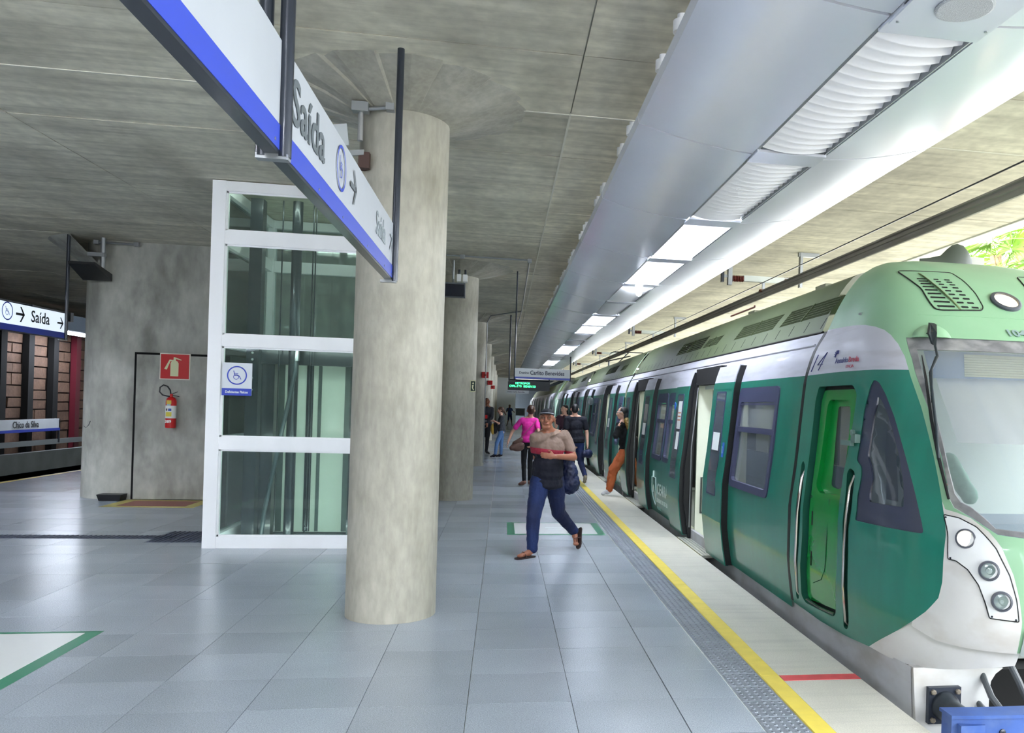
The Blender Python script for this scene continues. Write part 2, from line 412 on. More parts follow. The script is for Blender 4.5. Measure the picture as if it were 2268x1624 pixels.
# unseen strip lamps added out of frame to brighten the platform
for i, (x, y) in enumerate(((-1.2, -1.5), (-.2, -4), (-6.3, 3.3), (-8.6, -1.5))):
    t = thing('added_fill_light', (x, y, 3.9), 'added unseen fill light under the ceiling, ' + ('nearest behind the camera', 'second behind the camera', 'left of the lift front', 'far on the left side')[i], 'light', 'added unseen fill lights')
    G().box(x-.75, x+.75, y-.09, y+.09, 3.98, 4.09).build('housing', white_m, t); G().box(x-.72, x+.72, y-.07, y+.07, 3.90, 3.98).build('tube', added_fill_on, t)
# far end of the platform and the left track wall
G().box(-14.5, 1.06, 74, 74.3, -1, 4.1).build('wall_end', M('white far wall', (214, 218, 220), .6), kind='structure')
G().box(1.06, 6.2, 77, 77.3, -1.2, 4.6).build('wall_tunnel_shade', M('painted tunnel shade', (40, 48, 56), .8), kind='structure')  # dark sheets stand in for the shade inside the tunnel mouth
G().box(5.95, 6.2, 68, 77, -1.2, 4.1).build('wall_tunnel_shade', M('painted tunnel shade', (40, 48, 56), .8), kind='structure')
G().box(-14.6, -14.4, -26, 74, -1.3, 5).build('wall_left', M('dark left wall', (34, 34, 40), .9), kind='structure')
stone = M('rough sandstone block', (100, 77, 62), .85, var=[((2.5, 2.5, 2.5), .18, None), ((5, 5, 8), .5, (92, 70, 62)), ((14, 14, 14), .12, None)], bump=((10, 10, 10), .8), rand=.12)
sw = G().box(-13.4, -13.06, 20.4, 30.6, -.1, 3.6).build('wall_stone', M('dark mortar', (52, 42, 40), .9), kind='structure', label='sandstone block wall beyond the left track')
pil = [20.95, 22.25, 23.5, 24.75, 26.0, 27.25, 28.5, 29.75]
rr = random.Random(3)
for i in range(len(pil)-1):
    z = -.05
    while z < 3.45:
        h = rr.choice((.27, .30, .33)); a, b = pil[i]+.12, pil[i+1]-.12
        cuts = [a, b] if rr.random() < .55 else [a, a+(b-a)*rr.uniform(.3, .7), b]
        for p, q in zip(cuts, cuts[1:]):
            d = rr.uniform(-.02, .02)
            G().add([(-13.10, p+.008, z+.008), (-13.10, q-.008, z+.008), (-13.10, q-.008, z+h-.008), (-13.10, p+.008, z+h-.008),
                     (-13.0+d, p+.02, z+.02), (-13.0+d+rr.uniform(-.01, .01), q-.02, z+.02), (-13.0+d, q-.02, z+h-.02), (-13.0+d+rr.uniform(-.01, .01), p+.02, z+h-.02)],
                    [(0, 1, 2, 3), (4, 7, 6, 5), (0, 4, 5, 1), (1, 5, 6, 2), (2, 6, 7, 3), (3, 7, 4, 0)]).build('stone', stone, sw)
        z += h
PL = ['black steel post at the picture\'s left edge, outside the frame', 'black steel post just outside the left edge', 'black steel post at the very left edge of the picture', 'black steel post under the left half of the exit sign', 'black steel post under the right half of the exit sign', '', 'black steel post hidden behind the service room, near one', 'black steel post hidden behind the service room, far one']
for i, y in enumerate(pil):
    c = M('maroon steel post', (92, 18, 34), .5) if abs(y-27.25) < .1 else matte_blk
    G().box(-12.98, -12.82, y-.13, y+.13, -1.2, 3.6).build('steel_post', c, label='maroon steel post at the right end of the sandstone wall' if abs(y-27.25) < .1 else PL[i], category='post', group='steel posts before the sandstone wall')
G().box(-12.80, -12.72, 19, 31, .16, .30).build('guard_rail', M('grey rail paint', (120, 126, 128), .5), label='grey horizontal rail low before the sandstone wall', category='rail')
bl = G().box(-11.1, -10.95, 10, 40, -1.2, .22).build('wall_track', M('grey track wall', (112, 118, 118), .7, var=[((2, 2, 2), .12, None)]), kind='structure', label='low concrete wall beyond the left track')
G().box(-14.6, 6.2, -26.2, -26, -1.3, 4.6).build('wall_back', conc_wall, kind='structure')  # unseen, added to shut out sky light behind the camera
# dark overhead structure on the left
ob = thing('overhead_gantry', (-11.5, 18, 3.2), 'dark steel overhead beams above the left track, behind the exit sign', 'beam')
for y in (15.5, 17.0, 18.5, 20.0): G().box(-14.2, -9.6, y, y+.12, 3.25, 3.45).build('cross_beam', dark_st, ob)
for x in (-12.4, -10.6): G().box(x, x+.12, 15, 21.9, 3.45, 3.6).build('side_beam', dark_st, ob)
for y in (15.5, 20.0): G().tube([(-12.3, y+.06, 3.5), (-12.3, y+.06, 4.1)], .04).build('hanger', dark_st, ob)
pb = thing('track_light', (-12.1, 24.9, 3.2), 'lit strip light under a grey-blue canopy beyond the left track', 'light')
G().box(-12.6, -11.6, 22.5, 28, 3.34, 3.75).build('canopy_box', M('grey blue canopy', (110, 128, 150), .5), pb)
G().box(-12.35, -11.85, 24.0, 26.6, 3.31, 3.345).build('diffuser', lamp_on, pb)
# ------------------------------------------------------------------ glass lift
lift = thing('glass_lift', (-2.2, 10.7, 0), 'white framed glass lift shaft behind the nearest column', 'lift')
lx0, lx1, ly0, ly1 = -3.25, -1.18, 9.66, 11.76
lt = [(0, .13), (1.10, 1.24), (2.25, 2.38), (3.39, 3.54), (3.98, 4.09)]
def post(x, y, w=.14): G().box(x, x+w, y, y+w, 0, 4.09).build('post', white_m, lift)
for x in (lx0, lx1-.14):
    for y in (ly0, ly1-.14): post(x, y)
for z0, z1 in lt:
    G().box(lx0+.14, lx1-.14, ly0+.01, ly0+.12, z0, z1).build('cross_rail', white_m, lift)
    G().box(lx0+.14, lx1-.14, ly1-.12, ly1-.01, z0, z1).build('cross_rail', white_m, lift)
    for x in (lx0+.01, lx1-.12): G().box(x, x+.11, ly0+.14, ly1-.14, z0, z1).build('cross_rail', white_m, lift)
lg = glass('greenish lift glass', (196, 220, 212), .975)
for (a, b), (c, d) in zip(lt, lt[1:]):
    for nm, bx in (('front', (lx0+.14, lx1-.14, ly0+.055, ly0+.063)), ('back', (lx0+.14, lx1-.14, ly1-.063, ly1-.055)), ('side', (lx0+.05, lx0+.058, ly0+.14, ly1-.14)), ('side', (lx1-.058, lx1-.05, ly0+.14, ly1-.14))):
        p = G().box(*bx, b, c).build('pane', lg, lift)
        if nm in ('front', 'side'):
            x0, x1, y0, y1 = bx; r = .018
            if nm == 'front':
                g = G().box(x0, x1, y0-.02, y0, b, b+r).box(x0, x1, y0-.02, y0, c-r, c).box(x0, x0+r, y0-.02, y0, b, c).box(x1-r, x1, y0-.02, y0, b, c)
                g.build('glazing_bead', white_m, p)
for z in (.06, 1.16, 2.31, 4.03): G().box(-3.0, -1.45, 9.83, 9.86, z-.012, z+.012).build('added_shaft_fill', M('added shaft fill tube', (255, 255, 255), .5, emit=((236, 246, 240), 14)), lift)  # hidden tubes added behind the cross rails to brighten the shaft
# machinery behind the glass
mm = M('lift machinery black', (16, 30, 40), .3, .2, coat=.5); cream = M('cream lift panel', (196, 206, 194), .5); dk2 = M('dark green lift strip', (64, 82, 80), .5)
G().tube([(-2.5, 10.3, 0), (-2.5, 10.3, 4.05)], .058, 20).build('piston', mm, lift, smooth=True)
G().box(-3.02, -2.88, 10.25, 10.4, 0, 4.05).build('guide_rail', mm, lift)
G().box(-1.62, -1.48, 10.25, 10.4, 0, 4.05).build('guide_rail', mm, lift)
for x in (-2.66, -2.31, -2.28): G().tube([(x, 10.28, .1), (x, 10.28, 4.05)], .008, 6).build('cable', mm, lift)
bm_ = G().box(-3.05, -1.45, 10.35, 10.5, 2.10, 2.30).build('yoke_beam', mm, lift)
bolt = M('bolt head', (170, 176, 176), .4, .6)
for x in (-2.95, -1.72, -1.62):
    for z in (1.78, 1.92, 2.14, 2.22): G().lathe([(.014, 0), (.014, .012), (.008, .018)], (x, 10.25 if x < -2 else 10.25, z), 10, (0, -1, 0)).build('bolt', bolt, bm_)
G().box(-3.0, -2.74, 10.42, 10.56, 0, 2.12).build('side_column', mm, lift)
G().box(-1.86, -1.42, 10.42, 10.56, 0, 2.12).build('side_column', mm, lift)
car = G().box(-3.05, -1.40, 10.75, 11.5, 0.02, 2.2).build('lift_car', cream, lift)
for x0, x1, m_ in ((-3.03, -2.98, dk2), (-2.93, -2.86, mm), (-2.80, -2.70, dk2), (-2.64, -2.55, dk2), (-2.44, -2.36, mm), (-2.30, -2.26, dk2), (-1.98, -1.86, dk2), (-1.78, -1.7, mm)):
    G().box(x0, x1, 10.735, 10.75, .03, 2.19).build('strip', m_, car)
G().tube([(-2.45, 10.2, 2.15), (-2.44, 10.18, 2.05), (-2.49, 10.16, 1.75), (-2.58, 10.15, 1.25), (-2.66, 10.15, .8), (-2.74, 10.15, .35), (-2.77, 10.16, .02)], .024, 12).build('hose', M('hose rubber', (50, 64, 70), .35), lift, smooth=True)
G().tube([(-2.50, 10.3, 2.3), (-2.47, 10.24, 2.33), (-2.44, 10.2, 2.28), (-2.44, 10.2, 2.14)], .03, 12).build('pipe_elbow', alu, lift, smooth=True)
G().tube([(-2.29, 10.2, .35), (-2.30, 10.18, .2), (-2.26, 10.2, .14), (-2.31, 10.2, .1)], .009, 6).build('cable_tie', mm, lift)
G().box(-3.1, -2.9, 10.1, 10.3, 2.36, 2.42).box(-2.85, -1.4, 10.15, 10.3, 2.38, 2.41).build('bracket', mm, lift)
# accessible lift notice
ls = thing('lift_sign', (-2.935, 9.64, 1.71), 'small grey and blue wheelchair notice fixed on the lift glass', 'sign')
G().box(-3.09, -2.78, 9.66, 9.668, 1.71, 2.07).build('plate', sign_w, ls)
G().box(-3.09, -2.78, 9.656, 9.662, 1.705, 1.785).build('blue_band', sign_b, ls)
wheelchair(ls, sign_b, (-2.935, 9.657, 1.93), (1, 0, 0), (0, 0, 1), .105)
text('Deficientes Físicos', 'lettering', sign_w, .037, (-2.935, 9.653, 1.733), (1, 0, 0), (0, 0, 1), ls, align='CENTER', sx=.86, bold=.0012)

# ------------------------------------------------------------------ extinguisher, its sign, box
t = thing('fire_extinguisher_sign', (-5.19, 14.02, 1.93), 'square red fire extinguisher sign with ivory pictogram on the concrete wall', 'sign')
G().box(-5.42, -4.97, 14.022, 14.035, 1.93, 2.35).build('border', M('sign cream edge', (226, 222, 206), .5), t)
G().box(-5.405, -4.985, 14.018, 14.024, 1.945, 2.335).build('plate', red_s, t)
g = G(); Yf = 14.015
def flat(pts): g.prism([(x, Yf, z) for x, z in pts], (0, .003, 0))
bx = -5.20
flat([(bx-.06, 1.985), (bx+.06, 1.985), (bx+.06, 2.19), (bx+.045, 2.222), (bx+.018, 2.235), (bx+.018, 2.262), (bx+.10, 2.24), (bx+.10, 2.252), (bx+.015, 2.285), (bx-.015, 2.29), (bx-.018, 2.235), (bx-.045, 2.222), (bx-.06, 2.19)])
flat([(bx-.018, 2.245), (bx-.075, 2.25), (bx-.15, 2.10), (bx-.112, 2.088), (bx-.062, 2.225), (bx-.018, 2.228)])
g.build('pictogram', ivory, t)
t = thing('fire_extinguisher', (-5.20, 13.94, 1.16), 'red fire extinguisher numbered 389 hanging on the wall left of the lift', 'fire extinguisher')
ex = -5.20; ey_ = 13.93
G().lathe([(.068, 1.16), (.076, 1.17), (.076, 1.58), (.068, 1.62), (.045, 1.645), (.022, 1.655), (.022, 1.70), (.0, 1.70)], (ex, ey_, 0), 28).build('cylinder', red_s, t, smooth=True)
G().lathe([(.0775, 1.315), (.0775, 1.515)], (ex, ey_, 0), 28).build('label_band', M('white label', (222, 224, 220), .4), t, smooth=True)
for z0, z1, a0, a1, c in ((1.54, 1.60, -2.2, -1.2, (206, 178, 72)), (1.345, 1.415, -2.3, -1.1, (210, 196, 70)), (1.43, 1.47, -1.75, -1.15, (40, 70, 150)), (1.435, 1.47, -2.3, -1.9, (70, 50, 66)), (1.515, 1.54, -2.1, -1.3, (160, 186, 196))):
    g = G(); n = 8; vs = [(ex+.0785*math.cos(a0+(a1-a0)*k/n), ey_+.0785*math.sin(a0+(a1-a0)*k/n), z) for z in (z0, z1) for k in range(n+1)]
    g.add(vs, [(k, k+1, n+2+k, n+1+k) for k in range(n)]).build('sticker', M('sticker %d %d %d' % c, c, .5), t)
text('389', 'lettering', M('white print', (236, 236, 230), .5), .062, (ex-.01, ey_-.0785, 1.245), (1, 0, 0), (0, 0, 1), t, align='CENTER', bold=.002)
G().tube([(ex-.02, ey_-.01, 1.66), (ex-.06, ey_, 1.665), (ex-.13, ey_, 1.68), (ex-.175, ey_, 1.73), (ex-.17, ey_, 1.80), (ex-.12, ey_, 1.84), (ex-.06, ey_, 1.82), (ex-.02, ey_, 1.76), (ex-.01, ey_, 1.70)], .011, 8).build('hose', black, t, smooth=True)
G().obox((ex+.04, ey_, 1.715), (.05, 0, .022), (0, .01, 0), (0, 0, .005)).obox((ex+.055, ey_, 1.675), (.06, 0, -.012), (0, .01, 0), (0, 0, .005)).build('lever', black, t)
G().box(ex-.03, ex+.03, ey_+.07, 14.04, 1.55, 1.6).build('wall_bracket', red_s, t)
g = G().add([(-6.17, 13.84, 0), (-5.87, 13.84, 0), (-5.87, 14.06, 0), (-6.17, 14.06, 0), (-6.20, 13.82, .10), (-5.85, 13.82, .10), (-5.85, 14.06, .10), (-6.20, 14.06, .10)], [(0, 1, 2, 3), (4, 5, 6, 7), (0, 1, 5, 4), (1, 2, 6, 5), (2, 3, 7, 6), (3, 0, 4, 7)])
g.build('bait_box', black, label='small black box on the floor against the service room', category='box')
# pencilled scribble on the wall
g = G().tube([(-6.66, 14.37, 1.22), (-6.62, 14.30, 1.14), (-6.56, 14.24, 1.12), (-6.50, 14.19, 1.17), (-6.47, 14.165, 1.23)], .006, 5)
g.build('scribble', dark_st, label='curved dark scribble on the rounded concrete wall end', category='mark')

# ------------------------------------------------------------------ hanging signs
def hung_sign(name, x, y0, y1, z0, z1, label, poles, face=1, th=.045, blue=.085, white=M('large sign face', (166, 172, 180), .35, var=[((3, 3, 3), .03, None)])):
    """sign board along y with its face at x (towards +x when face is 1)"""
    t = thing(name, (x, (y0+y1)/2, z0), label, 'sign')
    xb = x-face*th
    G().box(min(x, xb), max(x, xb), y0, y1, z0, z1).build('board', white, t)
    G().box(*sorted((x, x+face*.003)), y0, y1, z0, z0+blue).build('blue_band', sign_b, t)
    G().box(min(x, xb)-.001, max(x, xb)+.001, y0, y1, z0-.012, z0).build('bottom_edge', dark_st, t)
    for y in poles:
        for xx in ((x+face*.012, xb-face*.012) if y < 5 else (x+face*.014,)):
            G().tube([(xx, y, z0-.02), (xx, y, ZC+.0)], .024, 14).build('pole', dark_st, t, smooth=True)
        G().box(min(x, xb)-.03, max(x, xb)+.03, y-.02, y+.02, z0-.03, z0-.012).build('clip', galv, t)
    return t
SX = -.775
big = hung_sign('exit_sign', SX, .6, 5.74, 2.535, 2.905, 'long hanging exit sign with blue lower band, nearest the camera', (2.93, 5.74))
Yd = (0, 1, 0); Zd = (0, 0, 1); ix = SX+.004
ig = M('grey sign ink', (84, 92, 98), .5)
text('Saída', 'lettering', ig, .235, (ix, 3.05, 2.685), Yd, Zd, big, sx=1.12, bold=.003)
wheelchair(big, sign_b, (ix, 3.93, 2.765), Yd, Zd, .105)
arrow(big, ig, (ix, 4.24, 2.76), Yd, Zd, .085)
text('Saída', 'lettering', M('faint grey sign ink', (140, 150, 156), .5), .2, (ix, 4.98, 2.69), Yd, Zd, big, sx=.95)
arrow(big, M('faint grey sign ink', (140, 150, 156), .5), (ix, 5.62, 2.75), (0, .7, .7), (0, -.7, .7), .07)
for y in (1.7, 2.85, 3.01, 3.5, 4.0, 4.7, 5.35, 5.68): G().lathe([(.006, 0), (.006, .003)], (SX+.003, y, 2.556), 8, (1, 0, 0)).build('rivet', alu, big)
b2 = hung_sign('exit_sign', -6.65, 10.6, 13.68, 2.50, 2.88, 'hanging exit sign with arrows at far left beside the service room', (10.8, 13.70), th=.06, white=M('sign face with added glow', (212, 218, 224), .4, emit=((210, 224, 236), .5)))  # emission added to the face to lift its brightness
ix = -6.645; nk = M('dark sign ink', (22, 28, 36), .5)
text('Saída', 'lettering', nk, .235, (ix, 12.78, 2.665), Yd, Zd, b2, sx=1.0, bold=.002)
arrow(b2, nk, (ix, 12.52, 2.74), Yd, Zd, .105); arrow(b2, nk, (ix, 13.55, 2.72), Yd, Zd, .085)
wheelchair(b2, sign_b, (ix, 12.22, 2.755), Yd, Zd, .125)
t = thing('station_sign', (-12.7, 24.6, .55), 'white station name board with blue band at the sandstone wall', 'sign')
G().box(-12.76, -12.70, 22.6, 26.05, .55, .89).build('board', sign_w, t)
G().box(-12.70, -12.692, 22.6, 26.05, .545, .62).build('blue_band', sign_b, t)
text('Chico da Silva', 'lettering', nk, .25, (-12.69, 23.72, .67), Yd, Zd, t, sx=.86, bold=.003)
G().box(-12.74, -12.7, 26.0, 26.06, .2, .9).build('post', dark_st, t)
# destination sign across the platform
t = thing('destination_sign', (.68, 14.75, 2.17), 'small hanging board naming the destination, facing the camera', 'sign')
G().box(.185, 1.175, 14.75, 14.80, 2.17, 2.36).build('board', sign_w, t)
G().box(.185, 1.175, 14.745, 14.75, 2.168, 2.205).build('blue_band', sign_b, t)
nv = M('navy sign ink', (52, 60, 84), .5)
text('Destino', 'lettering', nv, .058, (.26, 14.746, 2.262), (1, 0, 0), Zd, t, sx=.95, bold=.0012)
text('Carlito Benevides', 'lettering', nv, .105, (.455, 14.746, 2.25), (1, 0, 0), Zd, t, sx=.82, bold=.0022)
for x in (.18, 1.18): G().tube([(x, 14.77, 2.15), (x, 14.77, ZC if x < 1 else 2.6)], .014, 8).build('pole', dark_st, t)
# electronic board
t = thing('led_display', (.6, 22, 2.0), 'black electronic board with green lettering hanging over the platform', 'display')
G().box(.10, 1.22, 22.0, 22.12, 2.09, 2.33).build('case', M('display case', (30, 38, 46), .4), t)
led = M('green LED', (60, 255, 150), .5, emit=((60, 255, 140), 3.0))
g = G()
F5 = {'M': '10001 11011 10101 10001 10001', 'E': '11111 10000 11110 10000 11111', 'T': '11111 00100 00100 00100 00100', 'R': '11110 10001 11110 10010 10001', 'O': '01110 10001 10001 10001 01110',
      'F': '11111 10000 11110 10000 10000', 'A': '01110 10001 11111 10001 10001', 'L': '10000 10000 10000 10000 11111', 'S': '01111 10000 01110 00001 11110', 'I': '01110 00100 00100 00100 01110', 'B': '11110 10001 11110 10001 11110', 'N': '10001 11001 10101 10011 10001', 'V': '10001 10001 10001 01010 00100', 'D': '11110 10001 10001 10001 11110', 'C': '01111 10000 10000 10000 01111', ' ': '00000 00000 00000 00000 00000'}
def ledrow(s, x0, z1, p):
    for i, ch in enumerate(s):
        for r, row in enumerate(F5[ch].split()):
            for c, b in enumerate(row):
                if b == '1': 
                    x = x0+(i*6+c)*p; z = z1-r*p*1.35; g.add([(x, 21.995, z), (x+p*.92, 21.995, z), (x+p*.92, 21.995, z-p*1.25), (x, 21.995, z-p*1.25)], [(0, 1, 2, 3)])
ledrow('METROFOR', .30, 2.305, .0082); ledrow('CARLITO BENEVID', .145, 2.225, .0078)
g.build('led_text', led, t)
G().box(.05, .67, 21.98, 22.0, 2.0, 2.085).build('lower_plate', sign_w, t)
text('Destino Carlito Benevides', 'lettering', nv, .048, (.09, 21.975, 2.027), (1, 0, 0), Zd, t, sx=.9, bold=.001)
for x in (.13, 1.2): G().tube([(x, 22.06, 2.33), (x, 22.06, ZC if x < 1 else 2.45)], .022, 8).build('pole', dark_st, t)
G().tube([(.13, 22.06, 2.36), (1.2, 22.06, 2.36)], .02, 8).build('crossbar', dark_st, t)
# exit pictogram and red boxes on the columns
t = thing('exit_pictogram', (-.55, 14.36, 1.92), 'small framed exit pictogram on the second column', 'sign')
G().box(-.58, -.49, 14.44, 14.46, 1.90, 2.10).build('frame', ivory, t); G().box(-.57, -.495, 14.43, 14.44, 1.915, 2.085).build('panel', M('dark green print', (20, 48, 40), .5), t)
g = G()
for pts in ([(-.55, 2.05), (-.53, 2.07), (-.515, 2.05), (-.53, 2.03)], [(-.55, 2.02), (-.52, 2.02), (-.53, 1.97), (-.51, 1.93), (-.53, 1.93), (-.55, 1.97)]):
    g.prism([(x, 14.426, z) for x, z in pts], (0, .003, 0))
g.build('pictogram', ivory, t)
for i, y in enumerate((22.74, 30.74, 38.74)):
    t = thing('call_box', (-.48, y-.1, 2.4), 'small red alarm box on the %s column of the row' % ('third', 'fourth', 'fifth')[i], 'alarm box', 'red boxes on the columns')
    G().box(-.60, -.42, y-.34, y-.24, 2.40, 2.56).build('case', red_s, t); G().lathe([(.03, 0), (.03, .02), (.02, .03)], (-.51, y-.34, 2.48), 12, (0, -1, 0)).build('button', M('dull red', (120, 20, 20), .4), t)

# ------------------------------------------------------------------ screens and conduits
def screen(x0, x1, y, z0, z1, tilt, label):
    t = thing('hanging_monitor', ((x0+x1)/2, y, z0), label, 'monitor')
    g = G().add([(x0, y, z0), (x1, y, z0), (x1, y+.07, z0), (x0, y+.07, z0), (x0, y+tilt, z1), (x1, y+tilt, z1), (x1, y+.08+tilt, z1), (x0, y+.08+tilt, z1)], [(0, 1, 2, 3), (4, 5, 6, 7), (0, 1, 5, 4), (1, 2, 6, 5), (2, 3, 7, 6), (3, 0, 4, 7)])
    g.build('case', M('monitor case', (66, 72, 78), .4), t)
    g = G().add([(x0+.02, y-.003+tilt*.1, z0+.02), (x1-.02, y-.003+tilt*.1, z0+.02), (x1-.02, y-.003+tilt*.9, z1-.025), (x0+.02, y-.003+tilt*.9, z1-.025)], [(0, 1, 2, 3)])
    g.build('screen', M('blank screen', (8, 12, 26), .15), t)
    xm = (x0+x1)/2
    G().tube([(xm, y+.05+tilt, (z0+z1)/2), (xm, y+.16, z1+.08), (xm, y+.16, ZC)], .02, 8).build('mount', galv, t)
    return t
screen(-1.10, -.68, 13.75, 3.44, 3.68, -.05, 'dark monitor hung before the second column')
t = thing('camera_pair', (-.72, 14.2, 3.7), 'two small white cameras on the second column above the monitor', 'camera')
for x in (-.80, -.70): 
    b = G().box(x-.035, x+.035, 13.95, 14.12, 3.74, 3.86).build('camera_body', white_m, t); G().tube([(x, 14.04, 3.86), (x, 14.04, 3.95)], .02, 8).build('mount', dark_st, b)
g = G().add([(-6.47, 13.35, 3.60), (-6.10, 13.35, 3.60), (-6.12, 13.95, 3.44), (-6.54, 13.95, 3.44), (-6.47, 13.35, 3.64), (-6.10, 13.35, 3.64), (-6.12, 13.95, 3.55), (-6.54, 13.95, 3.55)], [(0, 1, 2, 3), (4, 5, 6, 7), (0, 1, 5, 4), (1, 2, 6, 5), (2, 3, 7, 6), (3, 0, 4, 7)])
t = thing('hanging_monitor', (-6.3, 13.7, 3.44), 'tilted dark monitor at the rounded end of the service room', 'monitor'); g.build('case', black, t)
G().tube([(-6.22, 13.85, 3.55), (-6.22, 13.85, 4.1)], .035, 12).build('mount', galv, t, smooth=True)
G().box(-6.42, -6.18, 13.80, 13.88, 3.80, 3.86).build('junction_box', galv, t)
def conduit(pts, r, label, boxes=()):
    t = thing('conduit', pts[0], label, 'conduit'); G().tube(pts, r, 8).build('pipe', galv, t, smooth=True)
    for b in boxes: G().box(b[0]-.035, b[0]+.035, b[1]-.035, b[1]+.035, b[2]-.03, b[2]+.03).build('junction_box', galv, t)
conduit([(-6.4, 14.0, 4.05), (-5.8, 14.0, 4.05)], .018, 'short grey conduit at the top of the service room wall', [(-6.38, 14.0, 4.05), (-5.8, 14.0, 4.05)])
conduit([(-1.3, 13.33, 4.06), (.35, 13.37, 4.06)], .014, 'thin conduit crossing the ceiling before the second column', [(-.72, 13.34, 4.05), (.35, 13.37, 4.05)])
conduit([(.35, 13.4, 4.06), (.38, 20.6, 4.06), (.34, 25, 4.06), (.36, 40, 4.06)], .013, 'long thin conduit running along the ceiling beside the canopy')
conduit([(.38, 20.7, 4.06), (-.40, 22.0, 4.05), (-.50, 22.4, 3.9), (-.495, 22.4, .1)], .016, 'white conduit dropping down the third column')
# camera bracket on the nearest column
t = thing('speaker_bracket', (-1.05, 6.45, 3.55), 'galvanised bracket with a small plate on the nearest column head', 'bracket')
G().tube([(-1.13, 6.42, 3.89), (-1.13, 6.42, 3.66)], .022, 14).build('pipe', alu, t, smooth=True)
G().tube([(-1.12, 6.42, 3.90), (-.90, 6.38, 3.92)], .016, 12).build('pipe', alu, t, smooth=True)
G().box(-1.19, -1.07, 6.36, 6.44, 3.87, 3.94).build('junction_box', galv, t); G().box(-.94, -.88, 6.33, 6.40, 3.885, 3.955).build('junction_box', galv, t)
G().box(-1.14, -1.06, 6.42, 6.52, 3.46, 3.58).build('wall_plate', M('rusty plate', (70, 48, 42), .6), t)
G().obox((-1.2, 6.42, 3.56), (.1, 0, .015), (0, .01, 0), (0, 0, .02)).build('arm', galv, t)
G().obox((-1.34, 6.42, 3.68), (.12, 0, .02), (0, .01, 0), (-.01, 0, .08)).build('plate', M('pale plate', (186, 192, 196), .4, .4), t)
# ------------------------------------------------------------------ curved light canopy over the platform edge
def zc(x): return 3.36+.14*(abs(x-1.77)/.98)**2.1
def canopy(xo, seams, lit, label, detail):
    t = thing('light_canopy', (xo+1.77, seams[0], 3.36), label, 'ceiling canopy')
    def panel(xa, xb, lip):
        g = G(); n = 14; top = []; bot = []
        for k in range(n+1):
            x = xa+(xb-xa)*k/n; bot.append((x, zc(x))); top.append((x, zc(x)+.02))
        if lip < 0: bot = [(xa-.012, zc(xa)+.05)]+bot; top = [(xa+.006, zc(xa)+.05)]+top
        if lip > 0: bot = bot+[(xb+.012, zc(xb)+.03)]; top = top+[(xb-.006, zc(xb)+.035)]
        g.extr(bot+top[::-1], .006, 1.886); return g.mesh('panel', steel_w, smooth=True)
    pL, pR = panel(.79, 1.535, -1), panel(2.005, 2.75, 1)
    fr = G().extr([(1.535, 3.372), (1.553, 3.366), (1.553, 3.43), (1.535, 3.43)], .1, 1.8).extr([(1.987, 3.366), (2.005, 3.372), (2.005, 3.43), (1.987, 3.43)], .1, 1.8).mesh('slot_frame', galv)
    hous = G().box(1.50, 2.04, 0, 1.9, 3.50, 3.56).box(1.50, 1.52, 0, 1.9, 3.38, 3.5).box(2.02, 2.04, 0, 1.9, 3.38, 3.5).mesh('housing', M('housing white', (214, 216, 220), .5))
    bl = G(); n = 8; vs = []
    for k in range(n+1):
        x = 1.556+.428*k/n; s = .030*(1-((x-1.77)/.214)**2)
        vs += [(x, .075, 3.378-s), (x, .0, 3.455-s*.4), (x, .004, 3.458-s*.4), (x, .079, 3.381-s)]
    bl.add(vs, [(4*k+q, 4*k+(q+1) % 4, 4*k+4+(q+1) % 4, 4*k+4+q) for k in range(n) for q in range(4)])
    blade = bl.mesh('louvre_blade', blade_w, smooth=True)
    for i, s in enumerate(seams):
        o = lambda me, nm, dy=0, **k: put(nm, me, (xo, s+dy, 0), t, **k)
        o(pL, 'panel'); o(pR, 'panel'); o(hous, 'housing'); o(fr, 'slot_frame')
        G().box(xo+1.54, xo+2.0, s-.10, s+.12, 3.352, 3.37).build('end_plate', steel_w, t)
        if i in lit:
            G().box(xo+1.556, xo+1.984, s+.125, s+1.77, 3.40, 3.42).build('diffuser', lamp_on, t)
        if i < detail:
            for k in range(17 if i > 6 else 0): o(blade, 'louvre_blade', .13+k*.098)
        else:
            g = G()
            for k in range(17): g.add([(v[0]+xo, v[1]+s+.13+k*.098, v[2]) for v in bl.v], bl.f)
            g.build('louvre_blade', blade_w, t, smooth=True, kind='stuff')
        for y in (.35, 1.67):
            G().lathe([(.0, 3.99), (.055, 3.99), (.055, 4.06), (.03, 4.07), (.03, 4.1)], (xo+1.00, s+y, 0), 18).build('hanger_cap', white_m, t, smooth=True)
            G().tube([(xo+1.0, s+y, 3.47), (xo+1.0, s+y, 4.0)], .006, 6).build('hanger_rod', galv, t)
    return t
seams = [5.07+1.9*k for k in range(-9, 22)]
lit = {i for i, s in enumerate(seams) if any(abs(s-q) < .3 for q in (6.97, 8.87, 14.57, 16.47, 22.17, 24.07, 29.77, 31.67, 37.37, 43.07))}
lit |= {0, 1, 2, 3}  # unseen modules behind the camera, lit as added fill
can = canopy(0, seams, lit, 'long curved white metal canopy with louvred light slots above the platform edge', 11)
sp = G().box(1.545, 1.995, 2.80, 3.20, 3.345, 3.36).build('speaker_plate', steel_w, can)
G().lathe([(.115, 3.344), (.115, 3.338), (.105, 3.334), (.0, 3.334)], (1.77, 3.0, 0), 40).build('speaker_grille', M('speaker mesh', (176, 180, 184), .5, bump=((260, 260, 260), .8)), sp)
for x in (1.57, 1.97):
    for y in (2.83, 3.17): G().lathe([(.007, 3.345), (.007, 3.341)], (x, y, 0), 8).build('screw', alu, sp)
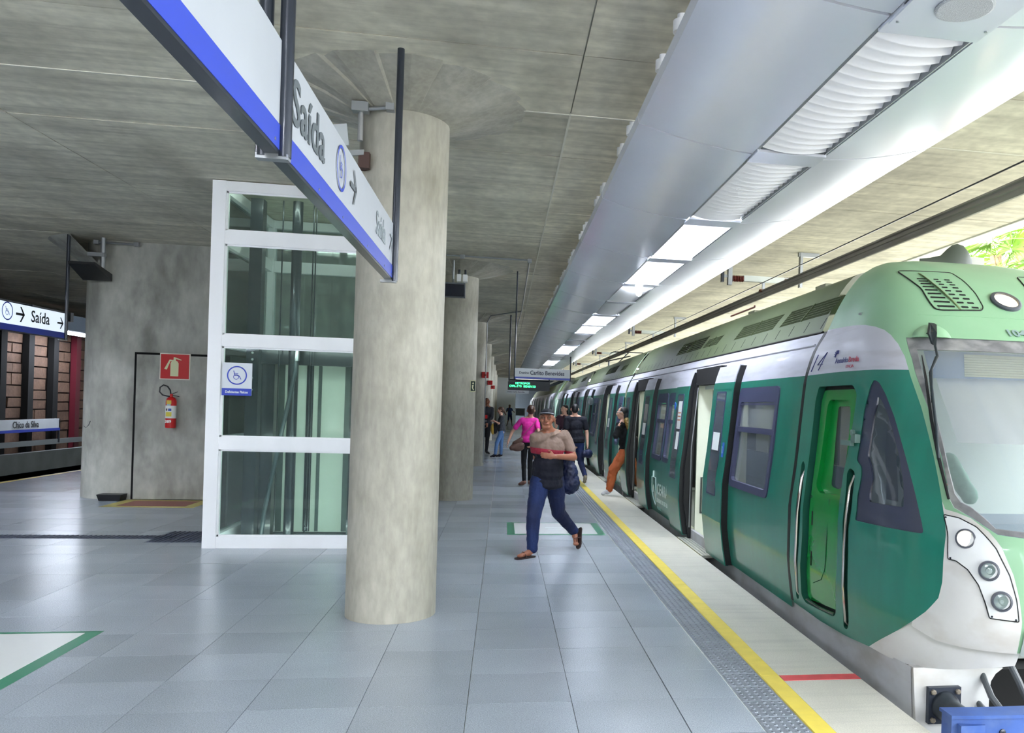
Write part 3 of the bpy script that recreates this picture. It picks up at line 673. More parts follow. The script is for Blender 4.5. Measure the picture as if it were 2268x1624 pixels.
b = G().lathe([(.0, 3.25), (.032, 3.27), (.045, 3.30), (.032, 3.33), (.014, 3.36), (.014, 3.40)], (1.80, 11.1, 0), 18)
b.build('bulb', M('bright bare bulb', (255, 255, 255), .4, emit=((240, 246, 255), 60)), can, smooth=True, label='bare glowing bulb')
lseams = [-11.6+1.9*k for k in range(0, 13)]  # unseen left canopy, all modules lit, added for its light
canopy(-10.74, lseams, set(range(13)), 'unseen curved canopy added to light the left platform edge', 0)

# ------------------------------------------------------------------ overhead conductor rail and brackets
t = thing('overhead_conductor_rail', (3.75, 10, 3.38), 'ribbed grey overhead conductor rail above the green train', 'conductor rail')
rb = M('weathered conductor rail', (150, 144, 134), .5, .0, var=[((2, 1, 2), .12, None)])
prof = [(-.04, .115), (.04, .115), (.04, .10), (.018, .095), (.018, .075), (.030, .07), (.030, .055), (.018, .05), (.018, .03), (.012, 0), (-.012, 0), (-.018, .03), (-.018, .05), (-.030, .055), (-.030, .07), (-.018, .075), (-.018, .095), (-.04, .10)]
path = [(-4, 3.37), (6, 3.375), (14, 3.40), (26, 3.43), (40, 3.46), (70, 3.46)]
for (a, z0), (b_, z1) in zip(path, path[1:]):
    n = len(prof); g = G().add([(3.75+x, a, z0+z) for x, z in prof]+[(3.75+x, b_, z1+z) for x, z in prof], [(i, (i+1) % n, n+(i+1) % n, n+i) for i in range(n)])
    g.build('rail_length', rb, t)
G().tube([(3.72, -4, 3.60), (3.72, 20, 3.62), (3.72, 45, 3.66)], .008, 6).build('cable', dark_st, t)
ins = M('red-brown insulator', (122, 52, 44), .35)
lb = ['nearest overhead bracket with ribbed red insulator by the canopy', 'second overhead bracket with ribbed red insulator', 'third overhead bracket with ribbed red insulator', 'fourth overhead bracket, small, above the destination board', 'farthest overhead bracket before the distant train']
for i, y in enumerate((11.6, 20.6, 29.2, 37.3, 45.4)):
    t = thing('overhead_bracket', (3.6, y, 3.6), lb[i], 'bracket', 'overhead brackets')
    z = 3.68
    G().box(3.20, 3.26, y-.04, y+.04, z-.12, ZC).build('drop_post', galv, t); G().box(3.10, 3.14, y-.03, y+.03, z-.08, z+.12).build('end_plate', dark_st, t)
    G().box(3.10, 3.22, y-.01, y+.01, z-.01, z+.03).build('link', galv, t)
    g = G()
    for k in range(7): g.lathe([(.025, .0), (.048, .008), (.048, .014), (.025, .022)], (3.27+k*.024, y, z-.02), 14, (1, 0, 0))
    g.build('insulator', ins, t)
    G().box(3.44, 4.25, y-.035, y+.035, z-.055, z+.03).build('channel_arm', M('pale channel', (190, 196, 190), .45, .3), t)
    g = G()
    for k in range(6): g.lathe([(.022, .0), (.042, .008), (.042, .014), (.022, .022)], (4.06+k*.024, y, z+.0), 12, (1, 0, 0))
    g.build('insulator', ins, t)
    G().box(4.30, 4.34, y-.04, y+.04, z-.1, ZC).build('drop_post', galv, t)
    G().box(3.73, 3.77, y-.012, y+.012, 3.50, z-.05).build('hanger', galv, t); G().box(3.69, 3.81, y-.03, y+.03, 3.485, 3.52).build('clamp', M('rusty clamp', (110, 66, 44), .6), t)
    G().box(4.28, 4.60, y-.03, y+.03, ZC-.06, ZC).build('top_plate', galv, t)
# pantograph of the train farther down is built with the train

# ------------------------------------------------------------------ palms in the open beyond the train
leafm = M('palm leaf', (112, 150, 48), .5, var=[((1, 1, 1), .25, None)], rand=.15)
trunkm = M('palm trunk', (120, 100, 76), .9, var=[((3, 3, 14), .25, None)])
def palm(x, y, z, label, seed, fan=True):
    rr = random.Random(seed)
    t = thing('palm_tree', (x, y, -1.1), label, 'palm', 'palms beyond the train')
    G().tube([(x, y, -1.1), (x+.06, y, (z-1.1)/2), (x, y, z)], [.17, .13, .11], 12).build('trunk', trunkm, t, smooth=True)
    for k in range(15):
        az = 2*PI*k/15+rr.uniform(-.2, .2); el = rr.uniform(-.25, 1.0); L_ = rr.uniform(.75, 1.1)
        d = Vector((math.cos(az)*math.cos(el), math.sin(az)*math.cos(el), math.sin(el))); o = Vector((x, y, z)); tip = o+d*L_
        g = G().tube([o, o+d*L_*.6+Vector((0, 0, .05)), tip], [.014, .01, .006], 5)
        sd_ = d.cross(Vector((0, 0, 1))).normalized(); up = sd_.cross(d)
        nl = 17
        for q in range(nl):
            a = -1.9+3.8*q/(nl-1); r = .62*(.75+.25*math.cos(a))*rr.uniform(.9, 1.05)
            e = (d*math.cos(a)+sd_*math.sin(a))*r+Vector((0, 0, -.10*rr.random())); w = up.cross(e).normalized()*.026
            m = tip+e*.45
            g.add([tip, m+w+up*.008, m-w+up*.008, tip+e+Vector((0, 0, -.08))], [(0, 1, 3), (0, 3, 2)])
        g.build('palm_leaf', leafm, t)
palm(9.6, 17.6, 4.9, 'fan palm showing above the train roof, leftmost', 1)
palm(9.7, 15.0, 5.0, 'fan palm showing behind the roof horn, middle one', 2)
palm(9.3, 12.9, 4.9, 'fan palm at the right edge of the picture', 3)
palm(11.6, 17.0, 5.7, 'taller fan palm behind the other palms', 4)
palm(8.9, 14.2, 4.1, 'low fan palm just above the train roof at right', 5)
palm(11.8, 14.3, 5.2, 'pale fan palm behind, near the right edge', 6)
# ------------------------------------------------------------------ the train: shared surface tools
def interp(tab,z):
    if z<=tab[0][0]: return tab[0][1]
    if z>=tab[-1][0]: return tab[-1][1]
    for i in range(len(tab)-1):
        a,b=tab[i],tab[i+1]
        if a[0]<=z<=b[0]:
            h=b[0]-a[0]; t=(z-a[0])/h
            m0=(b[1]-tab[i-1][1])/(b[0]-tab[i-1][0]) if i>0 else (b[1]-a[1])/h
            m1=(tab[i+2][1]-a[1])/(tab[i+2][0]-a[0]) if i+2<len(tab) else (b[1]-a[1])/h
            s=(b[1]-a[1])/h
            if m0*s<0: m0=0
            if m1*s<0: m1=0
            m0=max(-abs(3*s),min(abs(3*s),m0)); m1=max(-abs(3*s),min(abs(3*s),m1))
            t2=t*t;t3=t2*t
            return (2*t3-3*t2+1)*a[1]+(t3-2*t2+t)*h*m0+(-2*t3+3*t2)*b[1]+(t3-t2)*h*m1
XC=3.75; YS=6.5
OFF=[(-.1,.10),(.08,.06),(.25,.03),(.5,0),(.92,0),(1.27,.04),(1.95,.10),(2.05,.12),(2.23,.18),(2.39,.27),(2.63,.38),(2.83,.51),(2.93,.62),(3.0,.82),(3.03,1.3)]
YF=[(-.1,4.35),(.1,4.25),(.35,4.08),(.6,4.0),(1.0,4.05),(1.1,4.12),(1.7,4.68),(2.2,5.2),(2.36,5.37),(2.6,5.62),(2.75,5.8),(2.9,6.05),(3.0,6.3),(3.03,6.45)]
def off(z): return interp(OFF,z)
NN=5.0
def shell(ph,z,d=0.0):
    a=XC-2.40-off(z); b=YS-interp(YF,z)
    c=max(0,math.cos(ph))**(2/NN); s=max(0,math.sin(ph))**(2/NN)
    x=XC-a*c; y=YS-b*s
    return (x,y,z)
def F(x,y,z):
    a=XC-2.40-off(z); b=YS-interp(YF,z)
    return (abs(XC-x)/a)**NN+(max(0,YS-y)/b)**NN-1
def shellp(th, z, d=0.0):
    a = XC-2.40-off(z)-d; b = YS-interp(YF, z)-d
    c, s = abs(math.cos(th)), math.sin(th)
    r = (c**NN+abs(s)**NN)**(-1/NN)
    x = a*r*c*(1 if math.cos(th) > 0 else -1)
    return (XC-x, YS-b*r*s, z)
def sidep(y, z, d=0.0): return (2.40+off(z)+d, y, z)
def inside(p, poly):
    x, y = p; c = False; j = len(poly)-1
    for i in range(len(poly)):
        a, b = poly[i], poly[j]
        if (a[1] > y) != (b[1] > y) and x < (b[0]-a[0])*(y-a[1])/(b[1]-a[1])+a[0]: c = not c
        j = i
    return c
def dens(poly, st):
    o = []
    for i in range(len(poly)):
        a, b = poly[i], poly[(i+1) % len(poly)]
        n = max(1, int(math.ceil(max(abs(b[0]-a[0])/st[0], abs(b[1]-a[1])/st[1]))))
        o += [(a[0]+(b[0]-a[0])*k/n, a[1]+(b[1]-a[1])*k/n) for k in range(n)]
    return o
def rnd(poly, r, asp=1.0, n=4):
    """round the corners of a polygon in a (u, v) plane; asp = metres of v per unit u"""
    P = [Vector((p[0]*asp, p[1])) for p in poly]; o = []
    for i in range(len(P)):
        a, b, c = P[i-1], P[i], P[(i+1) % len(P)]
        d1, d2 = (a-b), (c-b); rr = min(r, d1.length*.45, d2.length*.45)
        p, q = b+d1.normalized()*rr, b+d2.normalized()*rr
        for k in range(n+1):
            t = k/n; w = p*(1-t)**2+b*2*t*(1-t)+q*t*t; o.append((w.x/asp, w.y))
    return o
def patch(name, mat, fn, outer, holes=(), step=(.06, .06), d=0.0, parent=None, smooth=True, rim=0, rim_mat=None, thick=0, **k):
    """piece of a curved skin: outline and holes in (u, z); rim = depth of the returned edges of the holes"""
    out = dens(outer, step); hs = [dens(h, step) for h in holes]
    V = []; E = []
    for lp in [out]+hs:
        b = len(V); V += lp; E += [(b+i, b+(i+1) % len(lp)) for i in range(len(lp))]
    us = [p[0] for p in out]; vs = [p[1] for p in out]
    nu = int((max(us)-min(us))/step[0]); nv = int((max(vs)-min(vs))/step[1])
    for i in range(1, nu+1):
        for j in range(1, nv+1):
            p = (min(us)+(i-.5)*step[0]+.0013*(j % 3), min(vs)+(j-.5)*step[1])
            if inside(p, out) and not any(inside(p, h) for h in hs): V.append(p)
    r = delaunay_2d_cdt([Vector(p) for p in V], E, [], 0, 1e-5)
    co, fs = r[0], r[2]; keep = []
    for f in fs:
        c = (sum(co[i].x for i in f)/3, sum(co[i].y for i in f)/3)
        if inside(c, out) and not any(inside(c, h) for h in hs): keep.append(tuple(f))
    dd = d if callable(d) else (lambda u, v: d)
    g = G().add([fn(p.x, p.y, dd(p.x, p.y)) for p in co], keep)
    if thick: pass
    o = g.build(name, mat, parent, smooth, **k)
    if rim:
        for h in hs:
            n = len(h); g2 = G().add([fn(u, v, dd(u, v)) for u, v in h]+[fn(u, v, dd(u, v)+rim) for u, v in h], [(i, (i+1) % n, n+(i+1) % n, n+i) for i in range(n)])
            g2.build(name+'_edge', rim_mat or mat, o, smooth)
    return o
def ring(name, mat, fn, outer, inner, d0, d1, parent, **k):
    """frame between two outlines with the same number of points, standing from depth d0 to d1"""
    n = len(outer); g = G()
    g.add([fn(u, v, d0) for u, v in outer]+[fn(u, v, d0) for u, v in inner]+[fn(u, v, d1) for u, v in inner]+[fn(u, v, d1) for u, v in outer],
          [(q*n+i, q*n+(i+1) % n, (q+1) % 4*n+(i+1) % n, (q+1) % 4*n+i) for q in range(4) for i in range(n)])
    return g.build(name, mat, parent, **k)
green = M('sea green paint', (26, 122, 104), .32, var=[((1.5, 1.5, 1.0), .07, None), ((9, 9, 1.2), .05, None), ((2, 2, 6), .22, (26, 104, 90))], coat=.5)
rgreen = M('olive green roof paint', (86, 98, 66), .5, var=[((2, 2, 2), .08, None), ((8, 3, 8), .15, (72, 82, 56))])
cgreen = M('pale green cab paint', (134, 176, 140), .4, var=[((2, 2, 2), .05, None), ((9, 9, 9), .10, (150, 180, 152))], coat=.2)
mint = M('mint nose paint', (150, 214, 194), .4, var=[((4, 4, 4), .05, None)])
bandw = M('dirty white band paint', (190, 190, 200), .5, var=[((2, 2, 2), .04, None), ((5, 2, 16), .25, (134, 132, 134))], coat=.1)
skirtw = M('dirty white skirt paint', (216, 216, 214), .45, var=[((3, 3, 3), .05, None), ((2.4, 2.4, 3.4), .45, (168, 156, 138))])
frameg = M('grey underframe paint', (186, 188, 192), .55, var=[((1.5, 1.5, 3), .15, None), ((2, 2, 4), .45, (140, 128, 110))])
winf = M('indigo window gasket', (60, 64, 92), .5)
rub = M('black rubber', (9, 11, 15), .45)
paneg = glass('train window glass', (150, 158, 160), .38, .04)
paned = glass('train lower window glass', (104, 112, 120), .28, .04)
cabg = glass('cab side glass', (66, 74, 88), .30, .05)
wsg = glass('windscreen glass', (214, 222, 226), .80, .04)
inner = M('cream train interior', (228, 232, 212), .5, var=[((3, 3, 3), .02, None)])
bright = M('bright green door paint', (10, 138, 56), .25, coat=.6, var=[((3, 3, 2), .06, None)])
chrome = M('polished handrail', (206, 204, 200), .18, 1)
pale_blue = M('pale blue tape', (150, 172, 200), .4)
paper = M('printed notice paper', (226, 230, 228), .6)
ZB = 2.02
def car_side(root, y0, y1, doors, wins, full=True):
    """near side of one car: doors = y of opening start; wins = [(ya, yb)]"""
    dw = 1.25; bot = .06; top = 2.39
    dh = [[(a, -.2), (a+dw, -.2), (a+dw, 2.22), (a, 2.22)] for a in doors]
    # outline runs round the door openings so that they open downwards
    lo = [(y0, bot)]
    for a in sorted(doors): lo += [(a, bot), (a, ZB), (a+dw, ZB), (a+dw, bot)]
    lo += [(y1, bot), (y1, ZB), (y0, ZB)]
    wh = [rnd([(a, .93), (b, .93), (b, 1.93), (a, 1.93)], .07) for a, b in wins]
    st = (.25, .11) if full else (.6, .2)
    patch('side_panel', green, sidep, lo, wh, st, 0, root, rim=.05)
    hi = [(y0, ZB)]
    for a in sorted(doors): hi += [(a, ZB), (a, 2.21), (a+dw, 2.21), (a+dw, ZB)]
    hi += [(y1, ZB), (y1, top), (y0, top)]
    patch('upper_band', bandw, sidep, hi, [], (.25, .05) if full else (.6, .1), 0, root)
    G().tube([(2.40+off(2.285)-.004, y0+.03, 2.285), (2.40+off(2.285)-.004, y1-.03, 2.285)], .012, 6).build('gutter', bandw, root)
    for a, b in wins:
        o_ = rnd([(a-.02, .91), (b+.02, .91), (b+.02, 1.95), (a-.02, 1.95)], .08); i_ = rnd([(a+.05, .98), (b-.05, .98), (b-.05, 1.80), (a+.05, 1.80)], .06)
        w = ring('window', winf, sidep, o_, i_, -.012, .03, root)
        patch('pane', paned, sidep, rnd([(a+.02, .95), (b-.02, .95), (b-.02, 1.52), (a+.02, 1.52)], .03), [], (.3, .2), .02, w)
        patch('pane', paneg, sidep, rnd([(a+.02, 1.52), (b-.02, 1.52), (b-.02, 1.9), (a+.02, 1.9)], .03), [], (.3, .2), .012, w)
        patch('mid_bar', winf, sidep, [(a+.03, 1.49), (b-.03, 1.49), (b-.03, 1.545), (a+.03, 1.545)], [], (.3, .06), -.006, w)
        patch('top_bar', winf, sidep, [(a+.03, 1.77), (b-.03, 1.77), (b-.03, 1.79), (a+.03, 1.79)], [], (.3, .06), -.009, w)
    return
def leaf(root, ya, yb, notice, full):
    """plug door leaf parked outside the skin"""
    zs = [.05, .25, .5, .92, 1.27, 1.62, 1.95, ZB]
    def slab(nm, mat, z0, z1, par):
        zz = [z0]+[z for z in (.25, .5, .92, 1.27, 1.62, 1.95, 2.1) if z0 < z < z1]+[z1]
        pr = [(2.40+off(z)-.075, z) for z in zz]+[(2.40+off(z)-.035, z) for z in zz[::-1]]
        return G().extr(pr, ya, yb).build(nm, mat, par)
    L_ = slab('door_leaf', green, .04, ZB, root); slab('door_top', bandw, ZB, 2.21, L_)
    # the dark rubber edge on the closing side faces the camera
    zz = [.05, .25, .5, .92, 1.27, 1.62, 1.95, 2.1, 2.2]
    pr = [(2.40+off(z)-.066, z) for z in zz]+[(2.40+off(z)+.02, z) for z in zz[::-1]]
    G().extr(pr, ya-.02, ya-.001).build('edge_seal', rub, L_)
    m = (yb-ya)
    a, b = ya+m*.28, yb-m*.24
    w = ring('leaf_window', winf, sidep, rnd([(a, .76), (b, .76), (b, 1.92), (a, 1.92)], .03), rnd([(a+.02, .78), (b-.02, .78), (b-.02, 1.90), (a+.02, 1.90)], .03), -.081, -.07, L_)
    patch('pane', paned, sidep, [(a+.01, .77), (b-.01, .77), (b-.01, 1.91), (a+.01, 1.91)], [], (.3, .2), -.078, w)
    if notice:
        patch('notice', paper, sidep, [(a+.06, 1.26), (b-.05, 1.26), (b-.05, 1.46), (a+.06, 1.46)], [], (.3, .2), -.0835, w)
    return L_
def doorway(root, a, lit, full, near_y=0):
    dw = 1.25
    # black reveal, cream inner jamb, step plate
    for y in (a, a+dw):
        pr = [(2.40+off(z)-.01, z) for z in (.0, .5, .92, 1.27, 1.95, 2.21)]+[(2.60, 2.21), (2.53, 1.95), (2.50, 1), (2.50, 0)]
        G().extr(pr, y-.03, y+.035).build('door_reveal', rub, root)
    G().tube([(2.47, a+dw-.04, .15), (2.47, a+dw-.04, 1.2), (2.54, a+dw-.04, 2.0)], .008, 6).build('jamb_strip', alu, root)
    G().box(2.56, 3.25, a+dw+.02, a+dw+.06, 0, 2.18).build('partition', inner, root)
    G().box(2.62, 2.64, a+dw-.01, a+dw+.02, .35, .8).box(2.62, 3.1, a+dw-.005, a+dw+.02, .33, .35).box(2.62, 3.1, a+dw-.005, a+dw+.02, .8, .81).build('hatch_line', M('hatch line', (60, 64, 60), .5), root)
    G().tube([(2.75, a+dw-.03, .9), (2.75, a+dw-.03, 2.1)], .014, 8).build('grab_pole', chrome, root)
    G().box(2.52, 2.70, a, a+dw, 2.03, 2.24).build('door_header', matte_blk, root)
    h = G().tube([(2.54, a+.1, 2.12), (2.54, a+dw-.1, 2.12)], .018, 8).tube([(2.56, a+.25, 2.06), (2.56, a+dw-.3, 2.06)], .012, 8)
    h.build('door_mechanism', alu, root)
    G().box(2.63, 2.66, a+.04, a+dw-.04, 1.98, 2.03).build('lintel', M('pale lintel', (214, 216, 208), .5), root)
    s = G().box(2.34, 2.62, a-.02, a+dw+.1, -.03, .0).build('step_plate', M('worn step plate', (176, 178, 166), .5, var=[((20, 20, 20), .15, None)]), root)
    G().box(2.335, 2.34, a-.02, a+dw+.1, -.045, .005).build('nosing', M('yellowed nosing', (120, 116, 74), .5), s)
    for k in range(5): G().box(2.38+k*.045, 2.388+k*.045, a+.0, a+dw+.06, .0, .004).build('rib', alu, s)
def roof(root, y0, y1, gr, slots, mat, full, y0s=None, fade=.25):
    """side fairing of the roof from the gutter up, with grilles gr = [(ya, yb, zlo, zhi, kind)]"""
    def fn(u, z, d=0): return (2.40+off(z)+d, u, z)
    st = (.3, .08) if full else (.8, .15)
    hl = [[(a+.08, z0), (b+.08, z0), (b-.06, z1), (a-.06, z1)] for a, b, z0, z1, kd in gr]
    patch('roof_fairing', mat, fn, [(y0, 2.405), (y1, 2.405), (y1-fade*.4, 2.63), (y1-fade, 2.90), (y0+fade*.3, 2.90)], hl, st, 0, root, rim=.06)
    G().extr([(2.40+off(2.39), 2.385), (2.40+off(2.405)-.012, 2.40), (2.40+off(2.42), 2.415), (2.72, 2.39)], y0, y1).build('roof_seam', rub, root)
    for a, b, z0, z1, kd in gr:
        o = patch('roof_grille', matte_blk, fn, [(a+.08, z0), (b+.08, z0), (b-.06, z1), (a-.06, z1)], [], (.5, .1), .06, root)
        g = G(); n = 22 if kd == 'mesh' else 6
        def seg(ya, za, yb, zb, w):
            p, q = Vector(fn(ya, za, .0)), Vector(fn(yb, zb, .0)); g.tube([p, q], w, 4, False)
        if kd == 'mesh':
            m = int((b-a)/.035)
            for k in range(m+1): seg(a+.08+(b-a)*k/m, z0, a-.06+(b-a)*k/m, z1, .0035)
            for k in range(1, 6): 
                z = z0+(z1-z0)*k/6; s = .08-.14*k/6; seg(a+s, z, b+s, z, .0035)
        else:
            for k in range(1, n+1):
                z = z0+(z1-z0)*(k-.5)/n; s = .08-.14*(k-.5)/n; seg(a+s, z, b+s, z, .0075)
        g.build('grille_bars', mat, o)
        seg_ = G(); c = (a+b)/2
        p, q = Vector(fn(c+.08, z0, -.004)), Vector(fn(c-.06, z1, -.004)); seg_.tube([p, q], .012, 4).build('divider', mat, o)
    g = G()
    for y in slots:
        vs = [fn(y+.012, 2.44, -.0015), fn(y+.03, 2.44, -.0015), fn(y-.012, 2.535, -.0015), fn(y-.03, 2.535, -.0015)]
        g.add(vs, [(0, 1, 2, 3)])
    if slots: g.build('roof_slot', matte_blk, root, kind='stuff')
    G().extr([(2.40+off(2.90), 2.90), (2.40+off(2.93), 2.93), (2.40+off(3.0), 3.0), (2.40+off(3.03)-.2, 3.03), (3.75, 3.04), (4.9, 2.95), (5.0, 2.88)], y0+fade*.3, y1-fade, False).build('roof_top', mat, root, smooth=True)
def shellbox(root, y0, y1):
    """what closes the car: far side, floor, ceiling, interior wall"""
    G().box(2.62, 4.9, y0, y1, -.05, .0).build('car_floor', M('train floor', (150, 154, 150), .5), root)
    G().box(2.66, 4.9, y0, y1, 2.2, 2.36).build('car_ceiling', inner, root)
    G().box(3.3, 3.6, y0+.4, y1-.4, 2.185, 2.2).build('ceiling_lamp', M('train lamp', (255, 255, 250), .5, emit=((250, 255, 245), 3.5)), root)
    g = G().box(4.88, 4.95, y0, y1, 0, .95).box(4.88, 4.95, y0, y1, 1.9, 2.36); y = y0
    G().box(4.90, 4.92, y0, y1, .95, 1.9).build('far_window', glass('far side window glass', (150, 158, 160), .35), root)
    while y < y1: g.box(4.88, 4.95, y, min(y+.7, y1), .95, 1.9); y += 2.0
    g.build('far_side', inner, root)
    G().box(2.72, 2.78, y0, y1, .0, .0+.001).build('floor_edge', inner, root)
    G().box(2.50, 2.54, y0, y1, -.85, .12).build('underframe', frameg, root)
    G().box(2.54, 4.9, y0, y1, -.25, -.05).build('underframe_floor', dark_st, root)
def seat_row(root, y0, y1):
    s = M('blue-grey seat', (112, 134, 150), .5)
    G().box(4.40, 4.85, y0, y1, .40, .46).box(4.78, 4.86, y0, y1, .46, .95).build('seat_bench', s, root)
train = thing('green_train', (3.75, 6.5, -1.0), 'green and white metro train stopped at the platform with its doors open', 'train')
cars = [(6.56, 16.62, [9.28, 14.02], [(7.14, 8.36), (11.30, 12.05), (12.20, 12.95)], [(6.60, 7.86, 2.57, 2.72, 'mesh'), (8.08, 9.52, 2.57, 2.72, 'mesh'), (10.35, 11.1, 2.58, 2.70, 'bar'), (11.25, 12.9, 2.58, 2.76, 'bar')]),
        (16.82, 26.30, [18.72, 23.75], [(17.0, 17.5), (20.75, 21.55), (21.7, 22.5), (25.4, 26.0)], [(18.6, 19.4, 2.6, 2.72, 'bar'), (20.3, 22.3, 2.6, 2.78, 'bar')]),
        (26.50, 38.6, [28.6, 33.4], [(27.0, 27.8), (30.7, 31.5), (35.6, 36.6)], [(28.0, 29.5, 2.6, 2.74, 'bar'), (31.5, 33.5, 2.6, 2.78, 'bar')])]
for i, (y0, y1, ds, ws, gr) in enumerate(cars):
    full = i < 2
    car_side(train, y0, y1, ds, ws, full)
    for j, a in enumerate(ds):
        doorway(train, a, True, full)
        leaf(train, a-.84, a-.03, i == 0 or j == 0, full)
        leaf(train, a+1.28, a+2.06, False, full)
    rr = random.Random(i); sl = []; y = y0+.12
    while y < y1-.3:
        sl.append(y); y += .40 if i == 0 and y < 9.9 else .36
    roof(train, y0+.06, y1-.06, gr, sl, rgreen, full)
    shellbox(train, y0, y1)
    if i < 2: seat_row(train, y0+.6, y1-.6)
# articulation bellows between the cars
for a, b in ((16.62, 16.82), (26.30, 26.50)):
    zz = (.08, .5, .92, 1.27, 1.95, 2.23, 2.39, 2.63, 2.85)
    g = G()
    for k in range(4):
        y = a+(b-a)*(k+.1)/4; g.extr([(2.40+off(z)+.06, z) for z in zz]+[(2.9, 2.85), (2.9, .08)], y, y+(b-a)*.18)
    g.extr([(2.40+off(z)+.10, z) for z in zz]+[(4.9, 2.85), (4.9, .08)], a, b)
    g.build('bellows', rub, train)
for y in (16.85,): 
    patch('end_trim', M('pale green trim', (176, 206, 176), .4), sidep, [(y-.01, 2.42), (y+.10, 2.42), (y-.25, 2.86), (y-.36, 2.86)], [], (.1, .1), -.01, train)
# stickers, wheelchair mark, lettering on the first car
patch('notice', paper, sidep, [(10.80, 1.44), (11.02, 1.44), (11.02, 1.82), (10.80, 1.82)], [], (.3, .2), -.084, train)
patch('notice', paper, sidep, [(10.80, 1.16), (10.98, 1.16), (10.98, 1.40), (10.80, 1.40)], [], (.3, .2), -.084, train)
for z in (1.55, 1.60, 1.65): patch('notice_print', M('orange print', (186, 120, 90), .6), sidep, [(10.82, z), (11.0, z), (11.0, z+.02), (10.82, z+.02)], [], (.3, .2), -.086, train)
o = G().lathe([(.05, 0), (.05, .006)], (2.315, 10.85, 1.75), 20, (-1, 0, 0)).build('notice_print', M('sticker blue', (40, 90, 190), .4), train)
o = patch('wheelchair_sticker', M('sticker blue', (40, 90, 190), .4), sidep, [(8.50, 1.20), (8.585, 1.20), (8.585, 1.36), (8.50, 1.36)], [], (.3, .2), -.079, train)
wheelchair(o, paper, (2.355+.0, 8.545, 1.28), (0, -1, 0), (0, 0, 1), .038)
pw_ = M('faded white print', (186, 208, 202), .5)
text('CEARÁ', 'lettering', pw_, .23, (2.396, 12.42, .39), (0, -1, 0), (0, 0, 1), train, sx=1.15, bold=.004)
text('GOVERNO DO ESTADO', 'lettering', pw_, .085, (2.392, 12.42, .265), (0, -1, 0), (0, 0, 1), train, sx=1.0, bold=.002)
text('METROFOR', 'lettering', M('fainter print', (120, 166, 154), .5), .06, (2.385, 12.30, .165), (0, -1, 0), (0, 0, 1), train, sx=1.0)
g = G(); 
sh_ = [(12.86, .62), (12.55, .62), (12.53, .38), (12.60, .25), (12.705, .17), (12.81, .25), (12.88, .38)]
for a, b in zip(sh_, sh_[1:]+sh_[:1]): g.tube([(2.394+off(a[1]), a[0], a[1]), (2.394+off(b[1]), b[0], b[1])], .007, 4)
g.lathe([(.06, 0), (.06, .003), (.045, .003)], (2.395, 12.705, .44), 12, (-1, 0, 0)); g.tube([(2.394, 12.705, .62), (2.394, 12.705, .72)], .02, 6); g.build('crest', pw_, train)
patch('lettering', pw_, sidep, [(20.9, .30), (21.9, .30), (21.9, .42), (20.9, .42)], [], (.3, .1), -.003, train)
# small mirror camera on the second car
G().lathe([(.03, 0), (.10, .02), (.11, .08), (.08, .10)], (2.44, 22.45, 1.86), 16, (-1, -.2, 0)).build('mirror', M('grey mirror shell', (150, 158, 160), .3), train)
# wheels
def bogie(root, y):
    for yy in (y-.9, y+.9):
        for x in (3.25, 4.25): G().lathe([(.36, -.07), (.38, -.06), (.34, .0), (.34, .06), (.2, .07)], (x, yy, -.615), 24, (1, 0, 0)).build('wheel', galv, root)
    G().box(3.0, 4.5, y-1.3, y+1.3, -.7, -.25).build('bogie_frame', dark_st, root)
for y in (9.5, 16.7, 26.4, 36): bogie(train, y)
# pantograph
pg = G().tube([(3.4, 26.7, 3.02), (3.4, 26.7, 3.25)], .03, 6).tube([(3.3, 26.7, 3.22), (3.9, 25.3, 3.34)], .02, 6).tube([(3.2, 24.8, 3.37), (3.3, 24.8, 3.42), (4.2, 24.8, 3.42), (4.3, 24.8, 3.37)], .018, 6).tube([(3.75, 28.4, 3.08), (3.75, 24.8, 3.40)], .02, 6)
pg.build('pantograph', dark_st, train)
for y in (8.6, 11.2): G().box(3.5, 3.75, y, y+.3, 3.03, 3.16).build('roof_box', M('weathered roof box', (150, 152, 132), .7), train)
G().tube([(3.0, 9.6, 3.0), (3.1, 9.9, 3.03), (3.1, 11.0, 3.03)], .012, 5).build('roof_cable', ins, train)
# ------------------------------------------------------------------ cab
def mir(l): return [(PI-a, z) for a, z in l[::-1]]
ARC = [(0, 2.41), (.22, 2.408), (.432, 2.402), (.57, 2.388), (.66, 2.362), (.72, 2.33), (.762, 2.285), (.797, 2.215), (.818, 2.12), (.8215, 2.02)]
EDGE = [(.8215, 2.02), (.819, 1.772), (.805, 1.462), (.789, 1.202), (.775, .97), (.769, .86), (.765, .743), (.755, .647), (.723, .545), (.69, .46), (.652, .371), (.60, .26), (.552, .153)]
SK = (.04, .05)
patch('upper_band', bandw, shellp, [(0, 2.02), (.364, 2.026), (.675, 2.026)]+ARC[::-1][:-1]+[(0, 2.41)], [], SK, 0, train)
door_o = rnd([(.126, .182), (.091, .225), (.109, .708), (.11, 1.244), (.148, 1.812), (.181, 1.921), (.52, 1.921), (.539, 1.86), (.525, 1.80), (.399, 1.275), (.372, 1.057), (.367, .251), (.35, .212)], .03, 1.9)
recL = rnd([(.063, 1.315), (.083, 1.28), (.088, .834), (.074, .42), (.062, .185), (.046, .165), (.036, .19), (.043, .408), (.046, .821), (.048, 1.29)], .02, 1.9)
recR = rnd([(.444, 1.325), (.472, 1.30), (.452, 1.139), (.433, .906), (.431, .615), (.446, .236), (.438, .178), (.418, .184), (.400, .596), (.401, 1.009), (.424, 1.285)], .02, 1.9)
